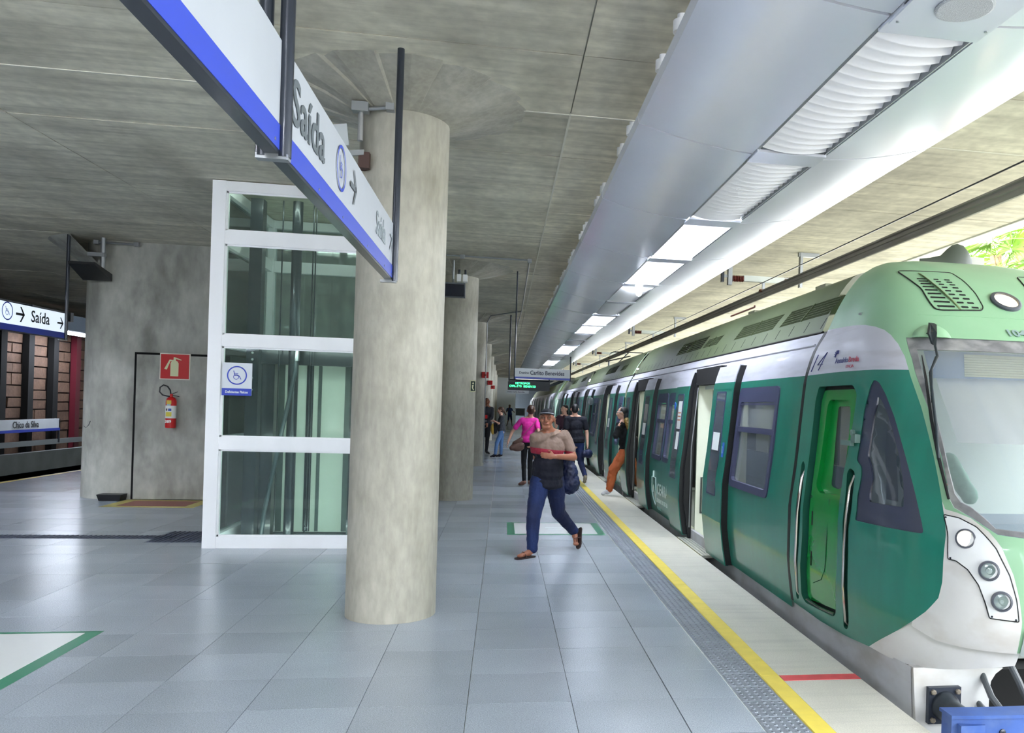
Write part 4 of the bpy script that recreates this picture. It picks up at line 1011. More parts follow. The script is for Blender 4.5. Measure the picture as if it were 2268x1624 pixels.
tri_o = rnd([(.655, 1.955), (.625, 1.90), (.567, 1.738), (.487, 1.384), (.51, 1.345), (.506, 1.29), (.478, 1.147), (.464, .975), (.716, 1.0), (.712, 1.281), (.709, 1.494), (.706, 1.697), (.694, 1.855), (.678, 1.935)], .02, 1.9)
tri_i = rnd([(.652, 1.84), (.640, 1.79), (.605, 1.68), (.545, 1.42), (.556, 1.36), (.556, 1.28), (.535, 1.18), (.53, 1.12), (.664, 1.13), (.678, 1.28), (.685, 1.45), (.682, 1.62), (.676, 1.73), (.666, 1.81)], .02, 1.9)
patch('side_panel', green, shellp, [(0, .12), (.25, .11), (.42, .125)]+EDGE[::-1]+[(.675, 2.026), (.364, 2.026), (0, 2.02)], [door_o, recL, recR, tri_o], (.035, .05), 0, train, rim=.065, rim_mat=M('dark green recess', (30, 92, 74), .4))
G().extr([(2.40+off(z)-.002, z) for z in (.13, .3, .5, .92, 1.27, 1.6, 1.95, 2.05, 2.15, 2.23, 2.32, 2.40)]+[(2.40+off(z)+.04, z) for z in (2.40, 2.23, 1.95, .92, .13)], 6.50, 6.56).build('body_seam', rub, train)
# crew door
wrec = rnd([(.262, 1.815), (.44, 1.815), (.452, 1.735), (.361, 1.183), (.335, 1.105), (.195, 1.082), (.158, 1.134), (.205, 1.547), (.235, 1.765)], .05, 1.9)
dsh = [(.5*(a-.3)*1.94+.3 if False else a, z) for a, z in door_o]
cdoor = patch('crew_door', bright, shellp, rnd([(.120, .21), (.108, .25), (.123, .70), (.128, 1.24), (.166, 1.80), (.20, 1.892), (.515, 1.892), (.531, 1.84), (.516, 1.78), (.392, 1.275), (.362, 1.05), (.360, .26)], .04, 1.9), [wrec], (.03, .05), .042, train, rim=.06)
patch('door_gap', rub, shellp, door_o, [wrec], (.06, .1), .062, cdoor)
patch('pane', cabg, shellp, wrec, [], (.05, .1), .10, cdoor)
patch('inner_frame', bright, shellp, wrec, [rnd([(.305, 1.765), (.44, 1.765), (.425, 1.60), (.345, 1.168), (.30, 1.135), (.245, 1.15), (.275, 1.53)], .04, 1.9)], (.03, .05), .085, cdoor)
g = G().tube([shellp(.12, .205, .02), shellp(.24, .20, .02), shellp(.345, .225, .02)], .013, 8); g.build('sill_bar', chrome, cdoor)
for z in (.82, .50): patch('slot', matte_blk, shellp, [(.148, z), (.158, z), (.158, z+.11), (.148, z+.11)], [], (.1, .1), .040, cdoor)
G().tube([shellp(.275, 1.06, .041), shellp(.27, .78, .040), shellp(.262, .52, .04), (shellp(.235, .43, .04)), shellp(.17, .37, .04)], .003, 4).build('scratch', M('dark scratch', (10, 60, 34), .6), cdoor)
dkrec = M('dark recess', (22, 56, 50), .6)
for nm, rc, pth in (('L', recL, [(.074, 1.26, .03), (.072, 1.18, -.004), (.068, .9, -.006), (.062, .5, -.006), (.057, .24, .0), (.056, .19, .03)]), ('R', recR, [(.452, 1.27, .03), (.440, 1.19, .0), (.424, 1.0, -.008), (.416, .75, -.01), (.418, .5, -.01), (.430, .24, .0), (.436, .20, .03)])):
    r_ = patch('handle_recess', dkrec, shellp, rc, [], (.05, .1), .06, train)
    G().tube([shellp(a, z, d) for a, z, d in pth], .0125, 10).build('handrail', chrome, r_, smooth=True)
lk = G().obox(shellp(.505, 1.535, -.02), (0, .035, 0), (.02, 0, 0), (0, 0, .03)).build('door_lock', M('grey green lock', (110, 138, 130), .4, .3), train)
G().obox(shellp(.45, 1.50, -.02), (0, .085, 0), (.015, 0, 0), (0, 0, .018)).build('lock_arm', M('grey green lock', (110, 138, 130), .4, .3), lk)
G().lathe([(.022, 0), (.024, .02), (.012, .025)], shellp(.50, 1.575, -.02), 12, (-1, 0, 0)).build('lock_knob', M('grey green lock', (110, 138, 130), .4, .3), lk)
# quarter window
tw = patch('side_window', M('quarter window gasket', (56, 62, 84), .25, coat=.3), shellp, tri_o, [tri_i], (.03, .05), .008, train, rim=.02)
patch('pane', cabg, shellp, tri_i, [], (.05, .1), .02, tw)
patch('curtain', M('grey cab curtain', (178, 182, 172), .8), shellp, [(.56, 1.14), (.61, 1.14), (.635, 1.45), (.665, 1.76), (.655, 1.80), (.585, 1.45)], [], (.03, .05), .12, tw)
# pale green cab shell
CL = [(0, 2.41)]+ARC[1:]+EDGE[1:4]+[(.792, 1.159), (.823, 1.147), (.857, 1.125), (.895, 1.063), (.924, .98), (.951, .839), (.965, .707), (.973, .589), (.976, .40)]
WSO = [(.835, 2.262), (.845, 2.1), (.842, 1.77), (.828, 1.46), (.812, 1.215), (.818, 1.172), (.858, 1.129), (.892, 1.083), (.917, 1.05), (.991, 1.04), (1.2, 1.02)]
WSG = [(.874, 2.170), (.872, 2.05), (.865, 1.85), (.850, 1.6), (.836, 1.40), (.830, 1.25), (.840, 1.205), (.866, 1.180), (.894, 1.128), (.915, 1.078), (.996, 1.068), (1.2, 1.05)]
vent = rnd([(.80, 2.85), (.866, 2.783), (.95, 2.675), (.981, 2.55), (1.0, 2.497), (1.04, 2.489), (1.30, 2.503), (1.324, 2.53), (1.324, 2.644), (1.29, 2.77), (1.24, 2.85)], .03, 1.2)
patch('cab_shell', cgreen, shellp, CL[:-1]+[(.976, .40)]+mir(CL)[0:]+[(PI, 3.03), (0, 3.03)], [WSO+mir(WSO)], (.045, .035), 0, train)
seal = M('dusty windscreen seal', (116, 116, 118), .7, var=[((7, 7, 7), .3, None), ((4, 4, 9), .6, (168, 168, 164))])
sl = patch('windscreen_seal', seal, shellp, WSO+mir(WSO), [WSG+mir(WSG)], (.03, .05), .012, train, rim=.02)
ws = patch('windscreen', wsg, shellp, WSG+mir(WSG), [], (.05, .07), .018, train)
def nrm(th, z):
    a, b, c = Vector(shellp(th-.01, z)), Vector(shellp(th+.01, z)), Vector(shellp(th, z+.01)); p = Vector(shellp(th, z))
    n = (b-a).cross(c-p).normalized()
    return n if n.y < 0 else -n
def vents(m):
    T = (lambda a: PI-a) if m else (lambda a: a)
    vp = [(T(a), z) for a, z in vent]
    v_ = patch('vent_panel', cgreen, shellp, vp, [], (.04, .03), -.006, train)
    G().tube([shellp(a, z, -.004) for a, z in dens(vp, (.03, .03))]+[shellp(*vp[0], -.004)], .0055, 5).build('panel_gap', rub, v_)
    zs = [2.524, 2.562, 2.598, 2.632, 2.664, 2.694, 2.722, 2.747, 2.769]
    for i, z in enumerate(zs):
        f = (z-2.524)/(2.758-2.524)
        for a, b in ((1.021-.078*f, 1.122-.122*f), (1.171-.11*f, 1.212-.12*f), (1.240-.10*f, 1.283-.105*f)):
            g = G(); h = .0075*(1-.25*f); n = 6
            pts = [(a+(b-a)*k/n, z-h) for k in range(n+1)]+[(b+.004, z)]+[(b-(b-a)*k/n, z+h) for k in range(n+1)]+[(a-.004, z)]
            g.add([shellp(T(u), w, -.0085) for u, w in pts], [tuple(range(len(pts)))]); g.build('slot', matte_blk, v_)
    rb_ = G(); pts = [(.965, 2.83), (.984, 2.805), (1.025, 2.74), (1.072, 2.666), (1.124, 2.572), (1.15, 2.499)]
    vs = []
    for i, (a, z) in enumerate(pts):
        e = (.0, .02, .030, .026, .014, 0)[i]
        vs += [shellp(T(a-.012), z, -.004), shellp(T(a), z+.004, -.008-e), shellp(T(a+.016), z, -.004)]
    rb_.add(vs, [(3*i+q, 3*i+q+1, 3*i+4+q, 3*i+3+q) for i in range(len(pts)-1) for q in (0, 1)]); rb_.build('fin', M('olive fin', (104, 122, 82), .5), v_)
    for a, z in ((1.025, 2.505), (1.30, 2.52)): G().lathe([(.005, 0), (.005, .002)], shellp(T(a), z, -.006), 8, nrm(T(a), z)).build('screw', alu, v_)
vents(False); vents(True)
# roof lamp
n_ = nrm(1.535, 2.59); c_ = shellp(1.535, 2.59, -.004)
lp = G().lathe([(.118, -.01), (.118, .012), (.100, .02), (.092, .02), (.092, -.01)], c_, 36, n_).build('roof_lamp', M('dark lamp ring', (70, 74, 84), .4), train, smooth=True)
warm = M('warm lamp lens', (255, 240, 205), .3, emit=((255, 232, 190), 1.1)); lamp_hot = M('lit headlamp lens', (255, 250, 235), .3, emit=((255, 246, 220), 3))
G().lathe([(.093, .004), (.06, .012), (.0, .016)], c_, 36, n_).build('lens', warm, lp, smooth=True)
cx = Vector((1, 0, 0)); nn = nrm(1.42, 2.33); up = nn.cross(cx).normalized(); up = up if up.z > 0 else -up
text('104', 'lettering', M('grey number print', (126, 148, 146), .5), .105, Vector(shellp(1.385, 2.298, -.004))+nn*.004, cx, up, train, sx=1.05, bold=.003)
G().tube([shellp(a, 2.445, -.001) for a in [.9+.05*k for k in range(27)]], .002, 4).build('moulding_line', cgreen, train)
# domes and wipers
def wiper(m):
    T = (lambda a: PI-a) if m else (lambda a: a)
    g = G(); vs = []; n = 16; rr_ = 5
    for i in range(rr_+1):
        for k in range(n+1):
            a = PI*k/n; q = i/rr_; vs.append(shellp(T(.955-.092*math.cos(a)*q), 2.262+.105*math.sin(a)*q, -.055*math.sqrt(max(0, 1-q*q))-.001 if q < 1 else 0))
    g.add(vs, [(i*(n+1)+k, i*(n+1)+k+1, (i+1)*(n+1)+k+1, (i+1)*(n+1)+k) for i in range(rr_) for k in range(n)]).build('wiper_dome', cgreen, train, smooth=True)
    w = G().prism([shellp(T(.962), 2.365, -.06), shellp(T(.99), 2.36, -.06), shellp(T(.986), 2.29, -.085), shellp(T(.968), 2.19, -.06), shellp(T(.955), 2.20, -.06), shellp(T(.952), 2.28, -.085)], (0, .03, .012)).build('wiper', M('wiper steel', (58, 66, 72), .35, .6), train)
    wl_ = M('wiper steel', (58, 66, 72), .35, .6)
    G().tube([shellp(T(.94), 2.28, -.05), shellp(T(.965), 2.30, -.05)], .014, 8).build('pivot', black, w)
    G().tube([shellp(T(.963), 2.195, -.05), shellp(T(.958), 2.115, -.05), shellp(T(.917), 2.02, -.05), shellp(T(.892), 1.90, -.05), shellp(T(.850), 1.63, -.04), shellp(T(.822), 1.45, -.03)], .0095, 8).build('wiper_arm', wl_, w, smooth=True)
    G().tube([shellp(T(.950), 2.115, -.04), shellp(T(.905), 2.0, -.04), shellp(T(.868), 1.8, -.03)], .005, 6).build('hose', black, w)
    G().tube([shellp(T(.892), 2.125, -.008), shellp(T(.879), 1.956, -.012), shellp(T(.842), 1.686, -.016), shellp(T(.822), 1.45, -.016), shellp(T(.812), 1.22, -.012)], [.004, .010, .012, .012, .008], 6).build('wiper_blade', black, w, smooth=True)
wiper(False); wiper(True)
# mint nose panel and lower front
patch('nose_panel', mint, shellp, [(1.0, .60), (1.02, .97), (1.2, .985), (PI-1.2, .985), (PI-1.02, .97), (PI-1.0, .60)], [], (.06, .06), -.005, train)
patch('coupler_cover', M('grey coupler cover', (150, 160, 158), .5), shellp, rnd([(.985, .38), (.985, .55), (PI-.985, .55), (PI-.985, .38)], .03, 1.5), [], (.06, .06), -.008, train)
def corner(m):
    T = (lambda l: mir(l)) if m else (lambda l: l)
    HP = rnd([(.785, 1.128), (.783, .884), (.803, .882), (.832, .843), (.858, .766), (.874, .675), (.886, .592), (.964, .589), (.957, .703), (.940, .836), (.908, .975), (.865, 1.082), (.825, 1.120)], .008, 2)
    D1 = EDGE[3:-3]+[(.69, .43), (.732, .405), (.763, .388), (.84, .388), (.976, .396), (.974, .532), (.973, .589), (.965, .707), (.951, .839), (.924, .98), (.895, 1.063), (.857, 1.125), (.823, 1.147), (.792, 1.159)]
    sm = lambda u: max(0, min(1, ((min(u, PI-u))-.64)/.12))
    patch('corner_panel', skirtw, shellp, T(D1), [], (.03, .05), lambda u, v: 0.0, train)
    D2 = [(.552, .153), (.60, .26), (.652, .371), (.69, .45), (.74, .44), (.976, .43), (.97, .30), (.90, .27), (.83, .23), (.79, .175), (.719, .158), (.63, .148)]
    D2 = [(.552, .153), (.60, .26), (.652, .371), (.69, .45), (.74, .44), (.99, .43), (.985, .30), (.90, .262), (.80, .205), (.719, .158), (.63, .148)]
    patch('lower_fairing', skirtw, shellp, T(D2), [], (.025, .035), lambda u, v: .07*sm(u)*(1-.75*max(0, min(1, (.36-v)/.16))), train)
    hp = patch('headlamp_panel', M('white lamp panel', (226, 228, 228), .4, var=[((5, 5, 5), .04, None)]), shellp, T(HP), [], (.02, .04), -.006, train)
    q = dens(T(HP), (.03, .03)); G().tube([shellp(a, z, -.004) for a, z in q]+[shellp(*q[0], -.004)], .0045, 5).build('panel_gap', rub, hp)
    for i, (a, z) in enumerate(((.829, 1.013), (.886, .852), (.917, .692))):
        a = PI-a if m else a; n = nrm(a, z); n = (n+Vector((0, -.5, 0))).normalized(); c = Vector(shellp(a, z, -.006))
        l = G().lathe([(.056, -.02), (.056, .010), (.046, .014), (.043, .006), (.043, -.02)], c, 32, n).build('headlamp', M('dark lamp ring', (70, 74, 84), .4), hp, smooth=True)
        G().lathe([(.044, .0), (.028, .006), (.0, .008)], c, 32, n).build('lens', lamp_hot if i == 0 else M('unlit lens', (150, 164, 164), .15, .3), l, smooth=True)
        if i: G().lathe([(.026, .010), (.024, .010), (.0, .0101)], c+Vector((.008 if not m else -.008, 0, .004)), 20, n).build('reflector', M('reflector grey', (120, 136, 136), .2, .5), l)
    for a, z in ((.789, 1.115), (.789, .892), (.892, .602), (.956, .598)):
        a = PI-a if m else a; G().lathe([(.006, 0), (.006, .003)], shellp(a, z, -.006), 8, nrm(a, z)).build('screw', dark_st, hp)
corner(False); corner(True)
# underframe end block, buffer plate and buffer
bw = G(); 
bw.prism([(2.51, 4.60, .175), (2.54, 4.60, -.20), (2.54, 4.60, -.6), (3.02, 4.60, -.6), (3.02, 4.60, .02), (3.03, 4.60, .08), (3.06, 4.60, .125), (3.11, 4.60, .16)], (0, .06, 0))
bw.build('end_block', skirtw, train)
G().add([(2.505, 4.62, .175), (2.535, 4.62, -.6), (2.50, 6.6, -.6), (2.48, 6.6, .13), (2.495, 5.6, .12), (2.50, 5.1, .15)], [(0, 1, 2, 3, 4, 5)]).build('underframe_side', frameg, train)
G().box(2.50, 2.54, 6.55, 6.6, -.8, .12).build('underframe_joint', frameg, train)
G().box(3.1, 4.9, 4.75, 6.6, -.6, .1).build('underframe_box', matte_blk, train)
G().box(2.66, 4.8, 4.9, 6.5, .12, .18).build('cab_floor', M('train floor', (150, 154, 150), .5), train)
fp = G().box(2.60, 2.81, 4.565, 4.60, -.16, .06).build('buffer_plate', M('dark blue-grey plate', (54, 60, 72), .45, .3), train)
for x in (2.625, 2.785):
    for z in (.035, -.135): G().lathe([(.017, 0), (.017, .014), (.010, .018)], (x, 4.565, z), 6, (0, -1, 0)).build('bolt', M('rusty bolt', (150, 140, 126), .5, .4), fp)
G().lathe([(.088, 0), (.085, .03), (.070, .06), (.062, .10), (.060, .42), (.07, .46)], (2.705, 4.565, -.05), 32, (0, -1, 0)).build('buffer_stock', M('worn buffer steel', (70, 76, 84), .35, .6, var=[((8, 8, 8), .2, None)]), train, smooth=True)
bb = M('blue buffer paint', (52, 84, 150), .45, var=[((6, 6, 6), .15, None), ((9, 9, 9), .3, (96, 118, 160))])
g = G(); n = 14; vs = []
for k in range(n+1):
    x = 2.43+.72*k/n; y = 4.03-.05*math.sin(PI*k/n)
    for yy, z in ((0, .095), (.10, .10), (.10, -.30), (0, -.30)): vs.append((x, y+yy, z+.012*math.sin(PI*k/n)))
g.add(vs, [(4*k+q, 4*k+(q+1) % 4, 4*k+4+(q+1) % 4, 4*k+4+q) for k in range(n) for q in range(4)]+[(0, 1, 2, 3), (4*n, 4*n+1, 4*n+2, 4*n+3)])
bh = g.build('buffer_head', bb, train)
g = G(); vs = []
for k in range(n+1):
    x = 2.42+.74*k/n; y = 4.025-.05*math.sin(PI*k/n); z = .10+.012*math.sin(PI*k/n)
    for yy, zz in ((-.012, 0), (.115, 0), (.115, .018), (-.012, .018)): vs.append((x, y+yy, z+zz-.012))
g.add(vs, [(4*k+q, 4*k+(q+1) % 4, 4*k+4+(q+1) % 4, 4*k+4+q) for k in range(n) for q in range(4)]+[(0, 1, 2, 3), (4*n, 4*n+1, 4*n+2, 4*n+3)])
g.build('top_lip', bb, bh)
G().box(2.46, 2.60, 3.985, 4.03, -.2, .06).build('front_block', bb, bh)
G().lathe([(.018, 0), (.018, .012), (.008, .014)], (2.70, 3.99, .02), 12, (0, -1, 0)).build('bolt', dark_st, bh)
for i, ps in enumerate(([(3.0, 4.40, .28), (3.05, 4.36, .16), (3.12, 4.38, .04), (3.3, 4.4, -.12)], [(2.98, 4.66, .16), (2.97, 4.5, .02), (3.02, 4.45, -.06), (3.2, 4.4, -.13), (3.4, 4.4, -.14)], [(2.93, 4.66, -.02), (2.99, 4.52, -.12), (3.2, 4.5, -.22)])):
    G().tube(ps, .020, 10).build('brake_hose', M('grey hose', (84, 88, 92), .4), train, smooth=True)
# inside the cab
p_ = M('blue cab panel', (128, 160, 206), .6); bl_ = M('pale slatted blind', (220, 224, 196), .7)
patch('cab_header', p_, shellp, [(.89, 1.97), (.89, 2.17), (PI-.89, 2.17), (PI-.89, 1.97)], [], (.08, .08), .10, train)
b_ = patch('blind', bl_, shellp, [(1.04, 1.985), (1.087, 2.15), (1.8, 2.15), (1.8, 1.985)], [], (.06, .06), .09, train)
for k in range(8): G().tube([shellp(1.045+.005*k+(a*.09), 2.0+.018*k, .086) for a in range(0, 9)], .0025, 4).build('slat', M('blind slat edge', (190, 196, 168), .7), b_)
cu_ = M('white cab curtain', (236, 238, 238), .8)
def fold(u, v): return .16+.012*math.sin(u*38+v*5)+.008*math.sin(v*20+u*13)
patch('sun_curtain', cu_, shellp, [(.88, 1.545), (.90, 1.985), (PI-.9, 1.985), (PI-.88, 1.545)], [], (.02, .03), fold, train)
G().box(2.72, 4.8, 5.95, 6.0, .15, 2.5).build('cab_rear_wall', M('cab rear wall', (150, 162, 156), .6), train)
cb = G().box(3.02, 3.3, 5.90, 5.95, 1.42, 1.62).build('cabinet', M('cab cabinet', (170, 178, 170), .5), train)
G().lathe([(.015, 0), (.015, .006)], (3.08, 5.9, 1.52), 12, (0, -1, 0)).build('knob', dark_st, cb)
G().box(2.78, 4.7, 4.55, 5.05, .95, 1.06).build('driver_desk', M('blue grey desk', (138, 156, 176), .5), train)
G().box(2.85, 3.2, 5.2, 5.45, .3, .9).build('driver_seat', dark_st, train)
# maker's name and fleet scribble
mk = Vector(shellp(.39, 2.105, -.002)); tn = (Vector(shellp(.40, 2.105))-Vector(shellp(.37, 2.105))).normalized(); tu = (Vector(shellp(.39, 2.15))-Vector(shellp(.39, 2.09))).normalized()
dkb = M('maker blue print', (38, 44, 110), .4); dkr = M('maker red print', (176, 36, 70), .4)
base = Vector(shellp(.30, 2.098, -.008)); tn = (Vector(shellp(.56, 2.098))-Vector(shellp(.30, 2.098))).normalized()
text('Ansaldo', 'lettering', dkb, .066, base+tn*.08, tn, tu, train, sx=1.0, bold=.001)
text('Breda', 'lettering', dkr, .066, base+tn*.30, tn, tu, train, sx=1.05, bold=.001)
text('ITALIA', 'lettering', dkr, .036, base+tn*.27-tu*.05, tn, tu, train, sx=1.2)
for k in range(6):
    a = 1.2+k*.38; c = base+tn*.10+tu*.06
    G().tube([c+tn*math.cos(a)*.03+tu*math.sin(a)*.03, c+tn*math.cos(a)*.055+tu*math.sin(a)*.06], [.006, .003], 5).build('logo_ray', dkb, train)
G().tube([sidep(6.44, 2.05, -.003), sidep(6.40, 2.19, -.003)], .004, 5).tube([sidep(6.29, 2.055, -.003), sidep(6.22, 2.20, -.003), sidep(6.34, 2.10, -.003), sidep(6.24, 2.105, -.003)], .004, 5).build('scribble', dkb, train)
G().box(3.55, 3.8, 7.1, 7.3, 3.03, 3.12).build('horn_base', M('weathered roof box', (150, 152, 132), .7), train)
c = Vector(shellp(1.25, 3.0))
c = Vector((3.95, 6.75, 3.05))
hb = G().box(c.x-.02, c.x+.30, c.y, c.y+.3, c.z-.02, c.z+.11).build('roof_box', M('grey aerial box', (186, 186, 180), .7), train)
g = G(); vs = []; prof = [(-.36, .06, .004), (-.26, .075, .02), (-.16, .10, .03), (-.10, .16, .04), (-.05, .20, .045), (.0, .215, .045), (.06, .20, .04), (.11, .15, .03), (.14, .09, .02)]
for x, h, w in prof: vs += [(c.x+x+.02, c.y-.02-w, c.z+.02), (c.x+x+.02, c.y-.02-w*.6, c.z+h*.8), (c.x+x+.02, c.y-.02, c.z+h), (c.x+x+.02, c.y-.02+w*.6, c.z+h*.8), (c.x+x+.02, c.y-.02+w, c.z+.02)]
g.add(vs, [(5*i+q, 5*i+q+1, 5*i+6+q, 5*i+5+q) for i in range(len(prof)-1) for q in range(4)])
g.build('shark_fin_aerial', M('dark grey aerial', (70, 78, 70), .4), train, smooth=True)
# second train unit far behind: its cab end and door row
far = thing('green_train', (3.75, 41, -1.0), 'second, distant train unit beyond the first one', 'train')
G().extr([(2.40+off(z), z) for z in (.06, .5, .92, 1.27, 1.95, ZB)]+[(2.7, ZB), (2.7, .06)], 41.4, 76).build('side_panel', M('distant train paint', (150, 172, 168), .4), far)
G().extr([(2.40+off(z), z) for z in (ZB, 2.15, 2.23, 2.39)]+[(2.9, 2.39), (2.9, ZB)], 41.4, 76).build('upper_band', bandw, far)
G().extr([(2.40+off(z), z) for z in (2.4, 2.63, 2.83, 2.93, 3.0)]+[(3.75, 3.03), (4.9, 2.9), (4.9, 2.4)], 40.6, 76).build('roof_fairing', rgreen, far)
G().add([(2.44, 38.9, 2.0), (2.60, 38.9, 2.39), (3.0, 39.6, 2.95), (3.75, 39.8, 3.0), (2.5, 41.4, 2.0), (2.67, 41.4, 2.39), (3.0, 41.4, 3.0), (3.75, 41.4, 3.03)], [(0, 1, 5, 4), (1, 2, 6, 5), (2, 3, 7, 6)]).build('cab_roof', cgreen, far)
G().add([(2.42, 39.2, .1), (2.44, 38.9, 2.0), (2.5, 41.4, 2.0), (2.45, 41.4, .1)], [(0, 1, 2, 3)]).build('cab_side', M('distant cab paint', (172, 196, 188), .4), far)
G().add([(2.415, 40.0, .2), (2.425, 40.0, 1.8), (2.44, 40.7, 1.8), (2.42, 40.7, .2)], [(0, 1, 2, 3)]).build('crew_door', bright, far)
for y in (46, 58, 70): bogie(far, y)
G().box(2.54, 4.9, 41.4, 76, -.25, .06).build('underframe', dark_st, far)
y = 44.0
while y < 75:
    G().extr([(2.40+off(z)-.01, z) for z in (.06, .92, 1.95, 2.18)]+[(2.6, 2.18), (2.6, .06)], y, y+1.2).build('door_reveal', rub, far)
    pr = [(2.40+off(z)-.08, z) for z in (.06, .92, 1.95, 2.2)]+[(2.40+off(z)-.04, z) for z in (2.2, 1.95, .92, .06)]
    G().extr(pr, y-.8, y).build('door_leaf', bandw, far); y += 4.75 if y < 50 else 4.3
# ------------------------------------------------------------------ people
def skinm(name, rgb): return M(name, rgb, .55, var=[((9, 9, 9), .05, None)])
def blob(name, mat, parts, voxel, parent, smooth=6, disp=None, **k):
    g = G()
    for p in parts:
        if p[0] == 'c':
            a, b = Vector(p[1]), Vector(p[2]); r0, r1 = p[3], p[4]; d = (b-a); L_ = d.length; d = d/L_ if L_ > 1e-6 else Vector((0, 0, 1)); n = 6
            prof = [(r0*math.sin(PI/2*i/n)+1e-4, -r0*math.cos(PI/2*i/n)) for i in range(n)]+[(r0, 0), (r1, L_)]+[(r1*math.cos(PI/2*i/n)+1e-4, L_+r1*math.sin(PI/2*i/n)) for i in range(1, n+1)]
            g.lathe(prof, a, 14, d)
        else:
            c = Vector(p[1]); rx, ry, rz = p[2]; R = p[3] if len(p) > 3 else Matrix.Identity(3); n = 14; m = 9
            vs = [c+R @ Vector((rx*math.sin(PI*i/m)*math.cos(2*PI*j/n), ry*math.sin(PI*i/m)*math.sin(2*PI*j/n), rz*math.cos(PI*i/m))) for i in range(1, m) for j in range(n)]
            b0 = len(vs); vs += [c+R @ Vector((0, 0, rz)), c-R @ Vector((0, 0, rz))]
            fs = [(i*n+j, (i+1)*n+j, (i+1)*n+(j+1) % n, i*n+(j+1) % n) for i in range(m-2) for j in range(n)]
            fs += [(b0, j, (j+1) % n) for j in range(n)]+[(b0+1, (m-2)*n+(j+1) % n, (m-2)*n+j) for j in range(n)]
            g.add(vs, fs)
    me = g.mesh(name, mat, (0, 0, 0)); o = bpy.data.objects.new(name, me); C.objects.link(o)
    r = o.modifiers.new('r', 'REMESH'); r.mode = 'VOXEL'; r.voxel_size = voxel; r.use_smooth_shade = True
    s = o.modifiers.new('s', 'SMOOTH'); s.factor = .5; s.iterations = smooth
    if disp:
        tx = bpy.data.textures.new('folds', 'CLOUDS'); tx.noise_scale = disp[0]; tx.noise_depth = 2
        dm = o.modifiers.new('d', 'DISPLACE'); dm.texture = tx; dm.strength = disp[1]; dm.texture_coords = 'GLOBAL'; dm.mid_level = .5
    bpy.context.view_layer.update()
    m2 = bpy.data.meshes.new_from_object(o.evaluated_get(bpy.context.evaluated_depsgraph_get()))
    bpy.data.objects.remove(o)
    l = wl(parent)
    for v in m2.vertices: v.co -= l
    m2.materials.clear(); m2.materials.append(mat)
    for f in m2.polygons: f.use_smooth = True
    o = bpy.data.objects.new(name, m2); C.objects.link(o); o.parent = parent; return tag(o, **k)
def hand(w, d, n, side, s=1.0, curl=.5):
    """palm, four bent fingers and a thumb; w wrist, d along the hand, n out of the palm, side = towards the thumb"""
    w, d, n = Vector(w), Vector(d).normalized(), Vector(n).normalized(); t = Vector(side).normalized(); P = []
    c = w+d*.045*s
    R = Matrix((t, d, n)).transposed()
    P.append(('e', c, (.038*s, .050*s, .017*s), R)); P.append(('c', w-d*.01, w+d*.03*s, .024*s, .024*s))
    for i, (o, L_) in enumerate(((.028, .072), (.010, .080), (-.009, .074), (-.027, .058))):
        b = c+t*o*s+d*.036*s; a1 = curl*.6; a2 = curl*1.5
        m = b+(d*math.cos(a1)+n*math.sin(a1))*L_*.5*s; e = m+(d*math.cos(a2)+n*math.sin(a2))*L_*.5*s
        P.append(('c', b, m, .0088*s, .0082*s)); P.append(('c', m, e, .008*s, .0066*s))
    b = w+d*.018*s+t*.026*s; m = b+(t*.8+d*.7+n*.3).normalized()*.036*s; e = m+(d*.95+t*.2+n*.45).normalized()*.032*s
    P.append(('c', b, m, .0125*s, .0105*s)); P.append(('c', m, e, .010*s, .008*s))
    return P
def headparts(c, face, up, s=1.0, nose=True):
    c, f, u = Vector(c), Vector(face).normalized(), Vector(up).normalized(); r = f.cross(u).normalized(); u = r.cross(f)
    R = Matrix((r, f, u)).transposed(); q = lambda a, b, d: c+(r*a+f*b+u*d)*s
    P = [('e', q(0, -.012, .025), (.074*s, .092*s, .088*s), R), ('e', q(0, .022, -.035), (.057*s, .060*s, .070*s), R), ('c', q(-.024, .050, -.088), q(.024, .050, -.088), .021*s, .021*s)]
    P += [('c', q(0, .083, .012), q(0, .103, -.026), .009*s, .014*s), ('c', q(-.014, .092, -.030), q(.014, .092, -.030), .010*s, .010*s)]
    P += [('c', q(-.045, .074, .022), q(.045, .074, .022), .014*s, .014*s), ('c', q(-.040, .060, -.022), q(-.030, .058, -.040), .022*s, .018*s), ('c', q(.040, .060, -.022), q(.030, .058, -.040), .022*s, .018*s)]
    P += [('c', q(-.020, .080, -.054), q(.020, .080, -.054), .010*s, .010*s)]
    for k in (-1, 1): P += [('e', q(.078*k, -.008, -.004), (.010*s, .020*s, .032*s), R)]
    return P, q, R
def foot(a, t, s=1.0):
    a, t = Vector(a), Vector(t); d = (t-a); 
    return [('c', a, a+d*.25+Vector((0, 0, -.01)), .036*s, .036*s), ('c', a+d*.1, t-d*.12, .032*s, .024*s), ('e', t-d*.12, (.036*s, .045*s, .02*s))]
